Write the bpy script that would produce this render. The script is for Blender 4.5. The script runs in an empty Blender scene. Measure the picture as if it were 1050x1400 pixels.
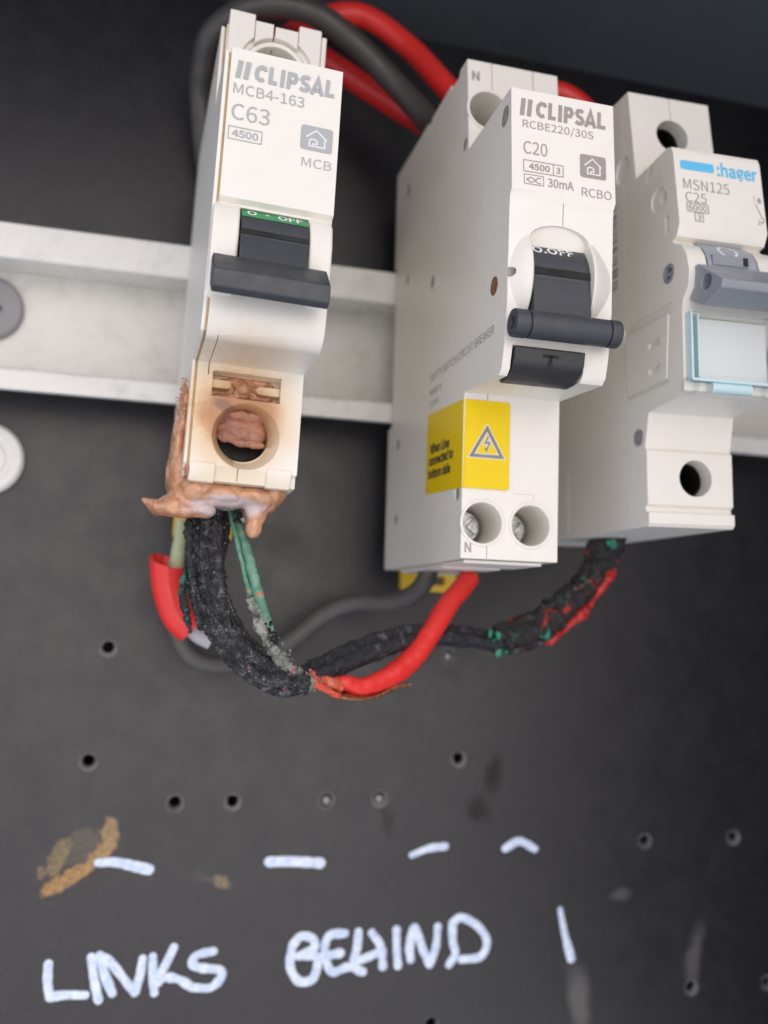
import bpy, bmesh, math, random
from mathutils import Vector, Matrix, noise, geometry
random.seed(7)
SC = bpy.context.scene
COL = SC.collection
MM = 0.001

# ------------------------------------------------------------------ camera, sky, sun, exposure
# local frame: x along the rail, z up the panel, -y out of the panel (distance d = -y, in mm).
# The board lies back like a board laid on a bench: everything is turned by TILT about x at the end.
TILT = Matrix.Rotation(math.radians(-88), 4, 'X')
cam_d = bpy.data.cameras.new('camera')
cam = bpy.data.objects.new('camera', cam_d)
COL.objects.link(cam)
cam_d.sensor_width = 36.0
cam_d.lens = 31.857
cam_d.clip_start = 0.005
cam_d.clip_end = 50
RIGHT = Vector((0.96563154, -0.25806884, 0.0309225))
DOWN = Vector((0.05923603, 0.102669, -0.99295024))
FWD = Vector((0.25307474, 0.96065579, 0.1144274))
cam.matrix_world = Matrix(((RIGHT.x, -DOWN.x, -FWD.x, 8.103 * MM),
                           (RIGHT.y, -DOWN.y, -FWD.y, -191.621 * MM),
                           (RIGHT.z, -DOWN.z, -FWD.z, -61.334 * MM),
                           (0, 0, 0, 1)))
cam_d.dof.use_dof = True
cam_d.dof.focus_distance = 0.139
cam_d.dof.aperture_fstop = 14.0
SC.camera = cam

SUN_LOCAL = Vector((0.02, -0.93, 0.06)).normalized()      # towards the sun, in the board's frame
sun_dir = (TILT.to_3x3() @ SUN_LOCAL).normalized()
world = bpy.data.worlds.new('World')
SC.world = world
world.use_nodes = True
wn = world.node_tree
sky = wn.nodes.new('ShaderNodeTexSky')
sky.sky_type = 'NISHITA'
sky.sun_disc = False
sky.sun_elevation = math.asin(sun_dir.z)
sky.sun_rotation = math.atan2(sun_dir.x, sun_dir.y)
sky.air_density = 0.5
sky.dust_density = 1.5
sky.ozone_density = 0.6
bg = wn.nodes['Background']
bg.inputs['Strength'].default_value = 0.12
wn.links.new(sky.outputs[0], bg.inputs[0])
sun_d = bpy.data.lights.new('sun', 'SUN')
sun_d.energy = 1.4
sun_d.angle = math.radians(160)
sun_d.color = (1.0, 0.905, 0.775)
sun = bpy.data.objects.new('sun', sun_d)
COL.objects.link(sun)
sun.rotation_euler = SUN_LOCAL.to_track_quat('Z', 'Y').to_euler()
SC.view_settings.view_transform = 'Standard'
SC.view_settings.look = 'None'
SC.view_settings.gamma = 1
SC.view_settings.exposure = 0.86

# ------------------------------------------------------------------ materials
class NT:
    def __init__(s, name):
        s.m = bpy.data.materials.new(name)
        s.m.use_nodes = True
        s.t = s.m.node_tree
        s.b = s.t.nodes['Principled BSDF']
        s.out = s.t.nodes['Material Output']
        tc = s.t.nodes.new('ShaderNodeTexCoord')
        v = s.t.nodes.new('ShaderNodeVectorMath')
        v.operation = 'SCALE'
        v.inputs['Scale'].default_value = 1000
        s.t.links.new(tc.outputs['Object'], v.inputs[0])
        s.mm = v.outputs[0]                                # object coordinates in millimetres

    def n(s, kind, **kw):
        x = s.t.nodes.new(kind)
        for k, v in kw.items():
            setattr(x, k, v)
        return x

    def put(s, sock, val):
        if hasattr(val, 'links') or isinstance(val, bpy.types.NodeSocket):
            s.t.links.new(val, sock)
        elif isinstance(val, (tuple, list)) and len(val) == 3 and sock.type == 'RGBA':
            sock.default_value = (*val, 1)
        else:
            sock.default_value = val

    def noise(s, scale, detail=4, rough=0.55, vec=None, dist=0.0):
        x = s.n('ShaderNodeTexNoise')
        s.put(x.inputs['Vector'], vec or s.mm)
        x.inputs['Scale'].default_value = scale
        x.inputs['Detail'].default_value = detail
        x.inputs['Roughness'].default_value = rough
        x.inputs['Distortion'].default_value = dist
        return x.outputs['Fac']

    def ramp(s, fac, a, b, lo=0.0, hi=1.0):
        x = s.n('ShaderNodeMapRange', interpolation_type='SMOOTHSTEP')
        s.put(x.inputs[0], fac)
        x.inputs[1].default_value = a
        x.inputs[2].default_value = b
        x.inputs[3].default_value = lo
        x.inputs[4].default_value = hi
        return x.outputs[0]

    def math(s, op, a, b=0.0):
        x = s.n('ShaderNodeMath', operation=op)
        s.put(x.inputs[0], a)
        s.put(x.inputs[1], b)
        return x.outputs[0]

    def mix(s, fac, a, b):
        x = s.n('ShaderNodeMix', data_type='RGBA')
        s.put(x.inputs[0], fac)
        s.put(x.inputs[6], a)
        s.put(x.inputs[7], b)
        return x.outputs[2]

    def bump(s, h, strength, dist=0.1):
        x = s.n('ShaderNodeBump')
        x.inputs['Strength'].default_value = strength
        x.inputs['Distance'].default_value = dist * MM
        s.put(x.inputs['Height'], h)
        s.put(s.b.inputs['Normal'], x.outputs[0])

    def warp(s, scale, amount):
        nz = s.n('ShaderNodeTexNoise')
        s.put(nz.inputs['Vector'], s.mm)
        nz.inputs['Scale'].default_value = scale
        nz.inputs['Detail'].default_value = 5
        a = s.n('ShaderNodeVectorMath', operation='SUBTRACT')
        s.put(a.inputs[0], nz.outputs['Color'])
        a.inputs[1].default_value = (0.5, 0.5, 0.5)
        c = s.n('ShaderNodeVectorMath', operation='SCALE')
        s.put(c.inputs[0], a.outputs[0])
        c.inputs['Scale'].default_value = amount
        e = s.n('ShaderNodeVectorMath', operation='ADD')
        s.put(e.inputs[0], s.mm)
        s.put(e.inputs[1], c.outputs[0])
        return e.outputs[0]

    def blob(s, vec, centre, radii, rot=0.0):
        """distance from a stain's centre in units of its radii, on the x-z plane (rot about y) or in 3-D"""
        m = s.n('ShaderNodeMapping', vector_type='TEXTURE')
        s.put(m.inputs['Vector'], vec)
        m.inputs['Location'].default_value = centre
        m.inputs['Rotation'].default_value = (0, rot, 0)
        m.inputs['Scale'].default_value = radii
        l = s.n('ShaderNodeVectorMath', operation='LENGTH')
        s.put(l.inputs[0], m.outputs[0])
        return l.outputs['Value']

    def set(s, color, rough, spec=0.5, **kw):
        s.put(s.b.inputs['Base Color'], color)
        s.put(s.b.inputs['Roughness'], rough)
        s.put(s.b.inputs['Specular IOR Level'], spec)
        for k, v in kw.items():
            s.put(s.b.inputs[k.replace('_', ' ')], v)
        return s.m


def plastic(name, col, rough=0.38, grime=(0.5, 0.47, 0.4), amount=0.10, spec=0.5, bump=0.12):
    t = NT(name)
    c = t.mix(t.math('MULTIPLY', t.ramp(t.noise(0.22, 6, 0.65), 0.45, 0.8), amount), col, grime)
    speck = t.ramp(t.noise(2.6, 3, 0.6), 0.72, 0.8, 0, 0.25 * amount / 0.1)
    c = t.mix(speck, c, tuple(x * 0.45 for x in col))
    t.bump(t.noise(7.0, 4, 0.6), bump, 0.05)
    return t.set(c, t.ramp(t.noise(0.5, 4), 0.3, 0.7, rough - 0.05, rough + 0.1), spec)


M = {}
M['white'] = plastic('white_plastic', (0.82, 0.785, 0.705))
M['hwhite'] = plastic('cool_white_plastic', (0.80, 0.765, 0.69), 0.42)
M['rail'] = plastic('rail_plastic', (0.72, 0.71, 0.665), 0.30, (0.40, 0.38, 0.31), 0.42)
M['label'] = plastic('smooth_white_face', (0.80, 0.795, 0.775), 0.33, amount=0.05, bump=0.05)
M['dark'] = plastic('charcoal_plastic', (0.048, 0.051, 0.058), 0.46, (0.07, 0.072, 0.08), 0.15, bump=0.05)
M['black'] = plastic('black_plastic', (0.036, 0.036, 0.039), 0.42, (0.045, 0.045, 0.045), 0.2, bump=0.05)
M['void'] = plastic('black_gap', (0.008, 0.008, 0.008), 0.7, bump=0.0)  # near-black base colour carries the darkness inside bores, slots and holes
M['greyblue'] = plastic('blue_grey_plastic', (0.34, 0.37, 0.41), 0.38, amount=0.08)
M['greymid'] = plastic('mid_grey_plastic', (0.27, 0.285, 0.31), 0.38, amount=0.08)
M['screwgrey'] = plastic('grey_nylon', (0.26, 0.255, 0.26), 0.5)
M['green'] = plastic('green_plastic', (0.03, 0.30, 0.10), 0.4)
M['yellow'] = plastic('yellow_plastic', (0.72, 0.46, 0.01), 0.4, (0.3, 0.2, 0.02), 0.2)
M['inkwarm'] = plastic('warm_grey_ink', (0.33, 0.285, 0.26), 0.45, amount=0.15)
M['inkgrey'] = plastic('pale_grey_ink', (0.40, 0.42, 0.42), 0.45, amount=0.15)
M['inkmid'] = plastic('grey_ink', (0.20, 0.20, 0.195), 0.45, amount=0.15)
M['inkdark'] = plastic('dark_ink', (0.035, 0.032, 0.03), 0.45, amount=0.15)
M['inkwhite'] = plastic('white_ink', (0.8, 0.8, 0.8), 0.45)
M['inkblue'] = plastic('sky_blue_ink', (0.10, 0.50, 0.80), 0.4)
M['red'] = plastic('red_insulation', (0.62, 0.022, 0.020), 0.34, (0.35, 0.01, 0.01), 0.35, bump=0.2)
M['redbright'] = plastic('bright_red_insulation', (0.78, 0.035, 0.028), 0.34, (0.5, 0.02, 0.015), 0.3, bump=0.2)
M['greycable'] = plastic('black_grey_insulation', (0.050, 0.046, 0.041), 0.42, (0.08, 0.075, 0.065), 0.4, bump=0.25)
M['greycable2'] = plastic('grey_brown_insulation', (0.075, 0.068, 0.063), 0.42, (0.12, 0.11, 0.10), 0.4, bump=0.25)
M['recess_shade'] = plastic('recess_shade_grey', (0.30, 0.285, 0.26), 0.5)  # grey that stands in for the shade inside side recesses
M['cap'] = plastic('cap_plastic', (0.72, 0.71, 0.67), 0.4)


def metal(name, col, rough):
    t = NT(name)
    t.bump(t.noise(3.5, 5, 0.6), 0.4, 0.15)
    c = t.mix(t.ramp(t.noise(1.3, 5), 0.4, 0.7), col, tuple(x * 0.45 for x in col))
    return t.set(c, t.ramp(t.noise(2.0, 4), 0.3, 0.7, rough, rough + 0.25), Metallic=1.0)


M['steel'] = metal('zinc_steel', (0.62, 0.64, 0.63), 0.28)
M['cage'] = metal('dark_zinc', (0.10, 0.095, 0.075), 0.45)
M['copper'] = metal('copper', (0.55, 0.27, 0.14), 0.35)


def scorched():
    """white plastic browned by heat round the melted terminal"""
    t = NT('scorched_white_plastic')
    w = t.warp(0.25, 3.0)
    base = t.mix(t.math('MULTIPLY', t.ramp(t.noise(0.22, 6, 0.65), 0.45, 0.8), 0.1), (0.82, 0.785, 0.705), (0.5, 0.45, 0.36))
    d = t.blob(w, (-1.4, -46, -30.5), (9.5, 30, 9.5), 0.2)
    c = t.mix(t.ramp(d, 1.4, 0.5, 0, 0.95), base, (0.73, 0.51, 0.27))
    d2 = t.blob(w, (-0.8, -45, -30.4), (7.0, 30, 6.6), 0.0)
    c = t.mix(t.ramp(d2, 1.15, 0.5, 0, 0.93), c, (0.44, 0.205, 0.09))
    d3 = t.blob(w, (-6.0, -46, -31.2), (2.6, 10, 2.6))
    c = t.mix(t.ramp(d3, 1.1, 0.2, 0, 0.7), c, (0.50, 0.24, 0.11))
    spots = t.ramp(t.noise(0.9, 5, 0.7), 0.66, 0.72)
    c = t.mix(t.math('MULTIPLY', spots, t.ramp(d, 1.4, 0.6, 0, 0.8)), c, (0.17, 0.08, 0.04))
    wisp = t.math('MULTIPLY', t.ramp(t.noise(0.55, 7, 0.75, t.warp(0.3, 5.0), 1.5), 0.52, 0.70), t.ramp(t.blob(w, (-2.5, -46, -29.5), (8, 30, 8.5)), 1.3, 0.4, 0, 0.55))
    c = t.mix(wisp, c, (0.20, 0.10, 0.055))
    edge = t.blob(t.warp(0.6, 2.0), (-3.5, -46, -29.2), (2.6, 10, 1.3), 0.5)
    c = t.mix(t.ramp(edge, 1.1, 0.4, 0, 0.6), c, (0.16, 0.09, 0.08))
    low = t.blob(w, (0, -40, -46), (14, 60, 7))
    c = t.mix(t.ramp(low, 1.1, 0.75, 0, 0.5), c, (0.74, 0.60, 0.36))
    t.bump(t.noise(5.0, 5, 0.65), 0.2, 0.08)
    return t.set(c, t.ramp(t.noise(0.5, 4), 0.3, 0.7, 0.33, 0.48), 0.5)


M['scorched'] = scorched()


def melted():
    t = NT('melted_brown_plastic')
    w = t.warp(0.35, 3.2)
    n1 = t.noise(0.33, 6, 0.62, w, 1.5)
    c = t.mix(t.ramp(n1, 0.36, 0.62), (0.62, 0.325, 0.175), (0.46, 0.22, 0.115))
    c = t.mix(t.ramp(t.noise(0.55, 6, 0.7, w), 0.52, 0.70, 0, 0.8), c, (0.66, 0.40, 0.25))
    c = t.mix(t.ramp(t.noise(1.6, 6, 0.75, w), 0.64, 0.70, 0, 0.75), c, (0.14, 0.065, 0.045))
    film = t.blob(t.warp(0.5, 2.4), (-1.4, -41.5, -45.2), (7.0, 9, 1.9), -0.06)
    c = t.mix(t.ramp(film, 1.12, 0.7, 0, 0.7), c, (0.58, 0.52, 0.54))
    soot = t.blob(t.warp(0.7, 2.4), (-1.0, -36, -46.6), (6.5, 7, 1.7))
    c = t.mix(t.ramp(soot, 1.1, 0.6, 0, 0.9), c, (0.02, 0.017, 0.016))
    vo = t.n('ShaderNodeTexVoronoi', feature='SMOOTH_F1')
    t.put(vo.inputs['Vector'], w)
    vo.inputs['Scale'].default_value = 0.9
    t.bump(t.math('ADD', t.math('MULTIPLY', t.noise(0.7, 4, 0.5), 1.0), t.math('MULTIPLY', vo.outputs['Distance'], -0.35)), 0.22, 0.3)
    t.put(t.b.inputs['Coat Weight'], 0.35)
    t.put(t.b.inputs['Coat Roughness'], 0.12)
    return t.set(c, t.ramp(t.noise(0.6, 5), 0.35, 0.7, 0.16, 0.42), 0.5, Subsurface_Weight=0.12, Subsurface_Radius=(0.9 * MM, 0.4 * MM, 0.2 * MM))


M['melted'] = melted()
def plug_mat():
    t = NT('melted_pinkish_plastic')
    w = t.warp(0.6, 2.5)
    c = t.mix(t.ramp(t.noise(0.5, 6, 0.7, w, 2.0), 0.38, 0.62), (0.50, 0.22, 0.12), (0.34, 0.17, 0.13))
    c = t.mix(t.ramp(t.noise(1.5, 6, 0.7, w, 2.0), 0.60, 0.66, 0, 0.8), c, (0.12, 0.06, 0.05))
    t.bump(t.noise(1.2, 6, 0.7, w, 2.0), 0.5, 0.4)
    return t.set(c, 0.38)


M['plug'] = plug_mat()
M['browned'] = plastic('heat_browned_plastic', (0.52, 0.37, 0.18), 0.45, (0.28, 0.14, 0.06), 0.8)


def char(name, ash=0.5, pink=0.0, teal=0.0, red=0.0, base=(0.018, 0.018, 0.021)):
    t = NT(name)
    w = t.warp(0.8, 1.2)
    c = t.mix(t.ramp(t.noise(1.1, 7, 0.7, w), 0.40, 0.70), base, tuple(x * 2.4 for x in base))
    if ash:
        a = t.math('MULTIPLY', t.ramp(t.noise(0.5, 6, 0.7, w), 0.60 - 0.16 * ash, 0.74), t.ramp(t.noise(3.0, 4, 0.7), 0.44, 0.60))
        c = t.mix(t.math('MULTIPLY', a, 0.85), c, (0.46, 0.46, 0.49))
    if teal:
        c = t.mix(t.ramp(t.noise(0.28, 5, 0.65, w), 0.66 - 0.16 * teal, 0.76 - 0.1 * teal), c, (0.03, 0.22, 0.14))
    if red:
        vec = t.n('ShaderNodeVectorMath', operation='ADD')
        t.put(vec.inputs[0], w)
        vec.inputs[1].default_value = (31, 7, 13)
        c = t.mix(t.ramp(t.noise(0.30, 5, 0.6, vec.outputs[0]), 0.62 - 0.16 * red, 0.70 - 0.12 * red), c, (0.50, 0.03, 0.025))
    if pink:
        vec = t.n('ShaderNodeVectorMath', operation='ADD')
        t.put(vec.inputs[0], w)
        vec.inputs[1].default_value = (3, 47, 19)
        c = t.mix(t.ramp(t.noise(0.5, 3, 0.5, vec.outputs[0]), 0.72 - 0.04 * pink, 0.76), c, (0.60, 0.20, 0.22))
    t.bump(t.noise(1.9, 7, 0.7), 0.9, 0.6)
    return t.set(c, t.ramp(t.noise(1.5, 5), 0.3, 0.7, 0.14, 0.5), 0.6)


M['char'] = char('charred_insulation', 1.05, 0.9, 0.2, base=(0.012, 0.012, 0.014))
M['charblue'] = char('charred_insulation_dark', 0.30, 0.0, 0.15, base=(0.014, 0.015, 0.019))
M['charred'] = char('charred_red_insulation', 0.25, 0.0, 0.35, 0.18, base=(0.012, 0.011, 0.011))
M['redcrust'] = plastic('burnt_red_crust', (0.50, 0.025, 0.02), 0.4, (0.03, 0.01, 0.01), 0.95, bump=0.8)
M['ash'] = plastic('grey_ash', (0.30, 0.30, 0.32), 0.8, (0.05, 0.05, 0.05), 0.7, 0.2, 0.8)
M['soot'] = plastic('black_soot', (0.02, 0.02, 0.022), 0.85, (0.06, 0.06, 0.06), 0.5, 0.2, 0.8)
M['pinkash'] = plastic('pink_ash', (0.55, 0.20, 0.22), 0.7, (0.3, 0.1, 0.1), 0.5, 0.2, 0.6)


def verdigris():
    t = NT('verdigris_wire')
    w = t.warp(0.8, 1.5)
    c = t.mix(t.ramp(t.noise(0.7, 6, 0.65, w), 0.42, 0.64), (0.085, 0.235, 0.155), (0.20, 0.36, 0.25))
    c = t.mix(t.ramp(t.noise(0.45, 4, 0.5, w), 0.63, 0.67), c, (0.62, 0.14, 0.07))
    c = t.mix(t.ramp(t.blob(t.warp(0.8, 2), (23.2, -38, -46.5), (3.2, 9, 5.2)), 1.2, 0.5), c, (0.008, 0.035, 0.030))
    t.bump(t.noise(2.2, 6, 0.7), 0.7, 0.35)
    return t.set(c, 0.45)


M['verdigris'] = verdigris()


def ashwire():
    t = NT('ash_crusted_wire')
    w = t.warp(0.6, 2.0)
    c = t.mix(t.ramp(t.noise(0.6, 6, 0.7, w), 0.40, 0.62), (0.045, 0.045, 0.04), (0.42, 0.43, 0.36))
    c = t.mix(t.ramp(t.noise(0.35, 5, 0.6, w), 0.60, 0.70), c, (0.52, 0.50, 0.26))
    t.bump(t.noise(2.2, 7, 0.75), 0.9, 0.5)
    return t.set(c, 0.6)


M['ashwire'] = ashwire()


def redmelt():
    t = NT('scorched_red_insulation')
    w = t.warp(0.8, 1.6)
    c = t.mix(t.ramp(t.noise(0.6, 5, 0.6, w), 0.45, 0.7), (0.66, 0.075, 0.035), (0.72, 0.26, 0.15))
    c = t.mix(t.ramp(t.noise(0.9, 5, 0.6, w), 0.64, 0.70), c, (0.25, 0.30, 0.2))
    t.bump(t.noise(1.8, 6, 0.7), 0.8, 0.4)
    return t.set(c, 0.35)


M['redmelt'] = redmelt()


def paint():
    t = NT('white_paint_marker')
    c = t.mix(t.ramp(t.noise(0.6, 6, 0.7, t.warp(0.4, 2.0)), 0.35, 0.65), (0.50, 0.61, 0.80), (0.76, 0.84, 0.93))
    t.bump(t.noise(1.2, 5, 0.6), 0.35, 0.2)
    return t.set(c, 0.35)


M['paint'] = paint()


def sticker():
    t = NT('yellow_label_film')
    c = t.mix(t.ramp(t.noise(0.3, 5, 0.6), 0.4, 0.75, 0, 0.25), (0.84, 0.60, 0.0), (0.72, 0.50, 0.004))
    t.bump(t.noise(1.5, 4, 0.5), 0.08, 0.08)
    return t.set(c, 0.42, 0.3)


M['sticker'] = sticker()


def clear():
    t = NT('clear_blue_tinted_plastic')
    tr = t.n('ShaderNodeBsdfTransparent')
    tr.inputs[0].default_value = (0.98, 0.994, 0.996, 1)
    gl = t.n('ShaderNodeBsdfGlossy')
    gl.inputs['Roughness'].default_value = 0.22
    lw = t.n('ShaderNodeFresnel')
    lw.inputs[0].default_value = 1.45
    mx = t.n('ShaderNodeMixShader')
    t.put(mx.inputs[0], t.math('MULTIPLY', lw.outputs[0], 0.55))
    t.t.links.new(tr.outputs[0], mx.inputs[1])
    t.t.links.new(gl.outputs[0], mx.inputs[2])
    t.t.links.new(mx.outputs[0], t.out.inputs[0])
    return t.m


M['clear'] = clear()
M['teal'] = plastic('pale_teal_plastic', (0.55, 0.73, 0.76), 0.15, amount=0.05)
M['card'] = plastic('white_card', (0.86, 0.87, 0.86), 0.6, amount=0.05)


def panel_mat():
    t = NT('black_powder_coat')
    w = t.warp(0.12, 5.0)
    w2 = t.warp(0.5, 2.6)
    fine = t.noise(1.3, 6, 0.7)
    c = t.mix(t.ramp(t.noise(0.05, 6, 0.65), 0.35, 0.7), (0.0050, 0.0050, 0.0068), (0.0070, 0.0070, 0.0088))
    c = t.mix(t.ramp(fine, 0.48, 0.7, 0, 0.7), c, (0.020, 0.020, 0.024))
    c = t.mix(t.ramp(t.noise(0.35, 7, 0.75), 0.66, 0.80, 0, 0.4), c, (0.060, 0.058, 0.058))
    # dusty drips and smudges
    soot = None
    for cen, rad, rot, k, col in (((115.5, 18, -152), (3.2, 9, 10), -0.15, 0.4, (0.20, 0.19, 0.18)),
                                  ((147.4, 18, -144), (2.6, 9, 9), 0.12, 0.4, (0.17, 0.165, 0.16)),
                                  ((127, 18, -128), (3.2, 9, 2.0), 0.0, 0.35, (0.15, 0.15, 0.15)),
                                  ((92.6, 18, -98), (2.8, 9, 6), 0.1, 0.9, (0.022, 0.020, 0.018)),
                                  ((89.5, 18, -106), (3.4, 9, 3.4), 0.0, 0.8, (0.022, 0.020, 0.018)),
                                  ((66, 18, -108), (2.0, 9, 4.5), -0.4, 0.5, (0.025, 0.023, 0.02)),
                                  ((40, 18, -46), (7, 9, 6), 0.5, 0.35, (0.022, 0.02, 0.018))):
        d = t.blob(w, cen, rad, rot)
        f = t.ramp(d, 1.25, 0.3, 0, k)
        c = t.mix(f, c, col)
        if col[0] < 0.03:
            soot = f if soot is None else t.math('MAXIMUM', soot, f)
    # old glue residue, brown and amber
    streak = t.noise(0.6, 5, 0.7)
    grainy = t.noise(1.1, 6, 0.75)
    for cen, rad, rot, k, col in (((-1.0, 18, -108.2), (6.2, 9, 4.2), 0.0, 0.55, (0.016, 0.015, 0.014)),
                                  ((-8.5, 18, -116.5), (2.6, 9, 4.0), 0.0, 0.55, (0.016, 0.015, 0.014)),
                                  ((-1.2, 18, -112.0), (5.6, 9, 3.6), -0.6, 0.7, (0.10, 0.082, 0.045)),
                                  ((-5.6, 18, -114.2), (1.9, 9, 4.4), 0.35, 0.8, (0.24, 0.16, 0.06)),
                                  ((-3.2, 18, -118.5), (6.4, 9, 1.75), -0.52, 0.95, (0.40, 0.22, 0.05)),
                                  ((3.0, 18, -113.8), (4.4, 9, 1.7), -0.75, 0.95, (0.38, 0.22, 0.07)),
                                  ((4.6, 18, -109.2), (1.9, 9, 3.4), -0.1, 0.9, (0.33, 0.205, 0.075)),
                                  ((-8.9, 18, -117.2), (1.1, 9, 1.3), 0.0, 0.7, (0.24, 0.17, 0.08)),
                                  ((28.8, 18, -120.6), (2.2, 9, 1.5), 0.35, 0.85, (0.23, 0.16, 0.09)),
                                  ((25.2, 18, -119.6), (3.0, 9, 1.0), 0.3, 0.55, (0.07, 0.055, 0.04))):
        d = t.math('ADD', t.blob(w2, cen, rad, rot), t.math('MULTIPLY', t.math('SUBTRACT', streak, 0.5), 0.6))
        c = t.mix(t.math('MULTIPLY', t.ramp(d, 1.15, 0.55 if col[0] < 0.2 else 0.72, 0, k), t.ramp(grainy, 0.32, 0.6, 0.35, 1.0)), c, col)
    t.bump(t.noise(1.8, 5, 0.65), 0.55, 0.14)
    return t.set(c, t.ramp(t.noise(0.15, 5, 0.6), 0.3, 0.7, 0.31, 0.40), t.math('MULTIPLY', t.math('SUBTRACT', 1.0, t.math('MULTIPLY', soot, 0.75)), 0.62))


M['panel'] = panel_mat()
M['steelwall'] = plastic('dark_painted_wall', (0.060, 0.068, 0.076), 0.40, (0.13, 0.14, 0.15), 0.6, bump=0.3)
M['rim'] = plastic('hole_rim_lit_tone', (0.13, 0.128, 0.125), 0.5, (0.03, 0.03, 0.03), 0.9, bump=0.6)  # paler than the panel, to imitate light caught on the hole edges

# ------------------------------------------------------------------ mesh helpers (all in mm; (x, d, z) -> metres)
def P(x, d, z):
    return Vector((x * MM, -d * MM, z * MM))


def link(name, me, mat, parent=None, smooth=35):
    o = bpy.data.objects.new(name, me)
    COL.objects.link(o)
    me.materials.clear()
    me.materials.append(mat)
    if parent:
        o.parent = parent
    if smooth:
        me.shade_smooth()
        me.set_sharp_from_angle(angle=math.radians(smooth))
    return o


def from_bm(name, bm, mat, parent=None, smooth=35):
    bmesh.ops.recalc_face_normals(bm, faces=bm.faces)
    me = bpy.data.meshes.new(name)
    bm.to_mesh(me)
    bm.free()
    return link(name, me, mat, parent, smooth)


def add_prism(bm, prof, a0, a1, axis='x'):
    """prof is a closed outline: (d,z) swept along x, or (x,z) swept along d, or (x,d) swept along z"""
    f = {'x': lambda p, a: P(a, p[0], p[1]), 'd': lambda p, a: P(p[0], a, p[1]), 'z': lambda p, a: P(p[0], p[1], a)}[axis]
    A = [bm.verts.new(f(p, a0)) for p in prof]
    B = [bm.verts.new(f(p, a1)) for p in prof]
    n = len(prof)
    bm.faces.new(A)
    bm.faces.new(B[::-1])
    for i in range(n):
        bm.faces.new((A[i], B[i], B[(i + 1) % n], A[(i + 1) % n]))


def rect(a0, a1, b0, b1):
    return [(a0, b0), (a1, b0), (a1, b1), (a0, b1)]


def circ(cx, cz, r, n=36, rz=None, a0=0.0, a1=2 * math.pi):
    rz = rz or r
    full = abs(a1 - a0 - 2 * math.pi) < 1e-6
    m = n if full else n + 1
    return [(cx + r * math.cos(a0 + (a1 - a0) * i / n), cz + rz * math.sin(a0 + (a1 - a0) * i / n)) for i in range(m)]


def rrect(x0, x1, z0, z1, r, n=5):
    out = []
    for cx, cz, a in ((x1 - r, z1 - r, 0), (x0 + r, z1 - r, 90), (x0 + r, z0 + r, 180), (x1 - r, z0 + r, 270)):
        for i in range(n + 1):
            t = math.radians(a + 90 * i / n)
            out.append((cx + r * math.cos(t), cz + r * math.sin(t)))
    return out


def add_cone(bm, c, axis, r0, r1, h0, h1, n=36):
    """frustum along axis from h0 (radius r0) to h1 (radius r1); c = the two other coordinates"""
    f = {'x': lambda u, v, h: P(h, u, v), 'd': lambda u, v, h: P(u, h, v), 'z': lambda u, v, h: P(u, v, h)}[axis]
    A = [bm.verts.new(f(c[0] + r0 * math.cos(2 * math.pi * i / n), c[1] + r0 * math.sin(2 * math.pi * i / n), h0)) for i in range(n)]
    B = [bm.verts.new(f(c[0] + r1 * math.cos(2 * math.pi * i / n), c[1] + r1 * math.sin(2 * math.pi * i / n), h1)) for i in range(n)]
    bm.faces.new(A)
    bm.faces.new(B[::-1])
    for i in range(n):
        bm.faces.new((A[i], B[i], B[(i + 1) % n], A[(i + 1) % n]))


def add_ring(bm, c, r0, r1, d0, d1, n=40, a0=0.0, a1=2 * math.pi):
    """annulus (or arc of one) on the front, between radii r0 < r1 and depths d0 < d1"""
    full = abs(a1 - a0 - 2 * math.pi) < 1e-6
    m = n if full else n + 1
    rows = []
    for i in range(m):
        t = a0 + (a1 - a0) * i / n
        cs, sn = math.cos(t), math.sin(t)
        rows.append([bm.verts.new(P(c[0] + r * cs, d, c[1] + r * sn)) for r, d in ((r0, d0), (r0, d1), (r1, d1), (r1, d0))])
    for i in range(m if full else m - 1):
        a, b = rows[i], rows[(i + 1) % m]
        for k in range(4):
            bm.faces.new((a[k], a[(k + 1) % 4], b[(k + 1) % 4], b[k]))
    if not full:
        bm.faces.new(rows[0])
        bm.faces.new(rows[-1][::-1])


def finish(name, bm, mat, parent, cuts=(), bevel=0.25, seg=2, smooth=35):
    """one solid, cut by other solids, edges rounded"""
    o = from_bm(name, bm, mat, parent, 0)
    cutters = []
    for cb in cuts:
        c = from_bm('cutter', cb, mat, None, 0)
        if parent:
            c.parent = parent
        cutters.append(c)
        m = o.modifiers.new('b', 'BOOLEAN')
        m.operation = 'DIFFERENCE'
        m.solver = 'EXACT'
        m.object = c
    if bevel:
        m = o.modifiers.new('v', 'BEVEL')
        m.width = bevel * MM
        m.segments = seg
        m.limit_method = 'ANGLE'
        m.angle_limit = math.radians(38)
        m.harden_normals = False
    bpy.context.view_layer.update()
    dg = bpy.context.evaluated_depsgraph_get()
    me = bpy.data.meshes.new_from_object(o.evaluated_get(dg))
    old = o.data
    o.modifiers.clear()
    o.data = me
    bpy.data.meshes.remove(old)
    for c in cutters:
        me2 = c.data
        bpy.data.objects.remove(c)
        bpy.data.meshes.remove(me2)
    me.name = name
    if smooth:
        me.shade_smooth()
        me.set_sharp_from_angle(angle=math.radians(smooth))
        if bevel:
            m = o.modifiers.new('n', 'WEIGHTED_NORMAL')
            m.keep_sharp = True
            m.weight = 100
    return o


def solid(name, prof, a0, a1, mat, parent, axis='x', bevel=0.25, cuts=(), seg=2):
    bm = bmesh.new()
    add_prism(bm, prof, a0, a1, axis)
    return finish(name, bm, mat, parent, cuts, bevel, seg)


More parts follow.
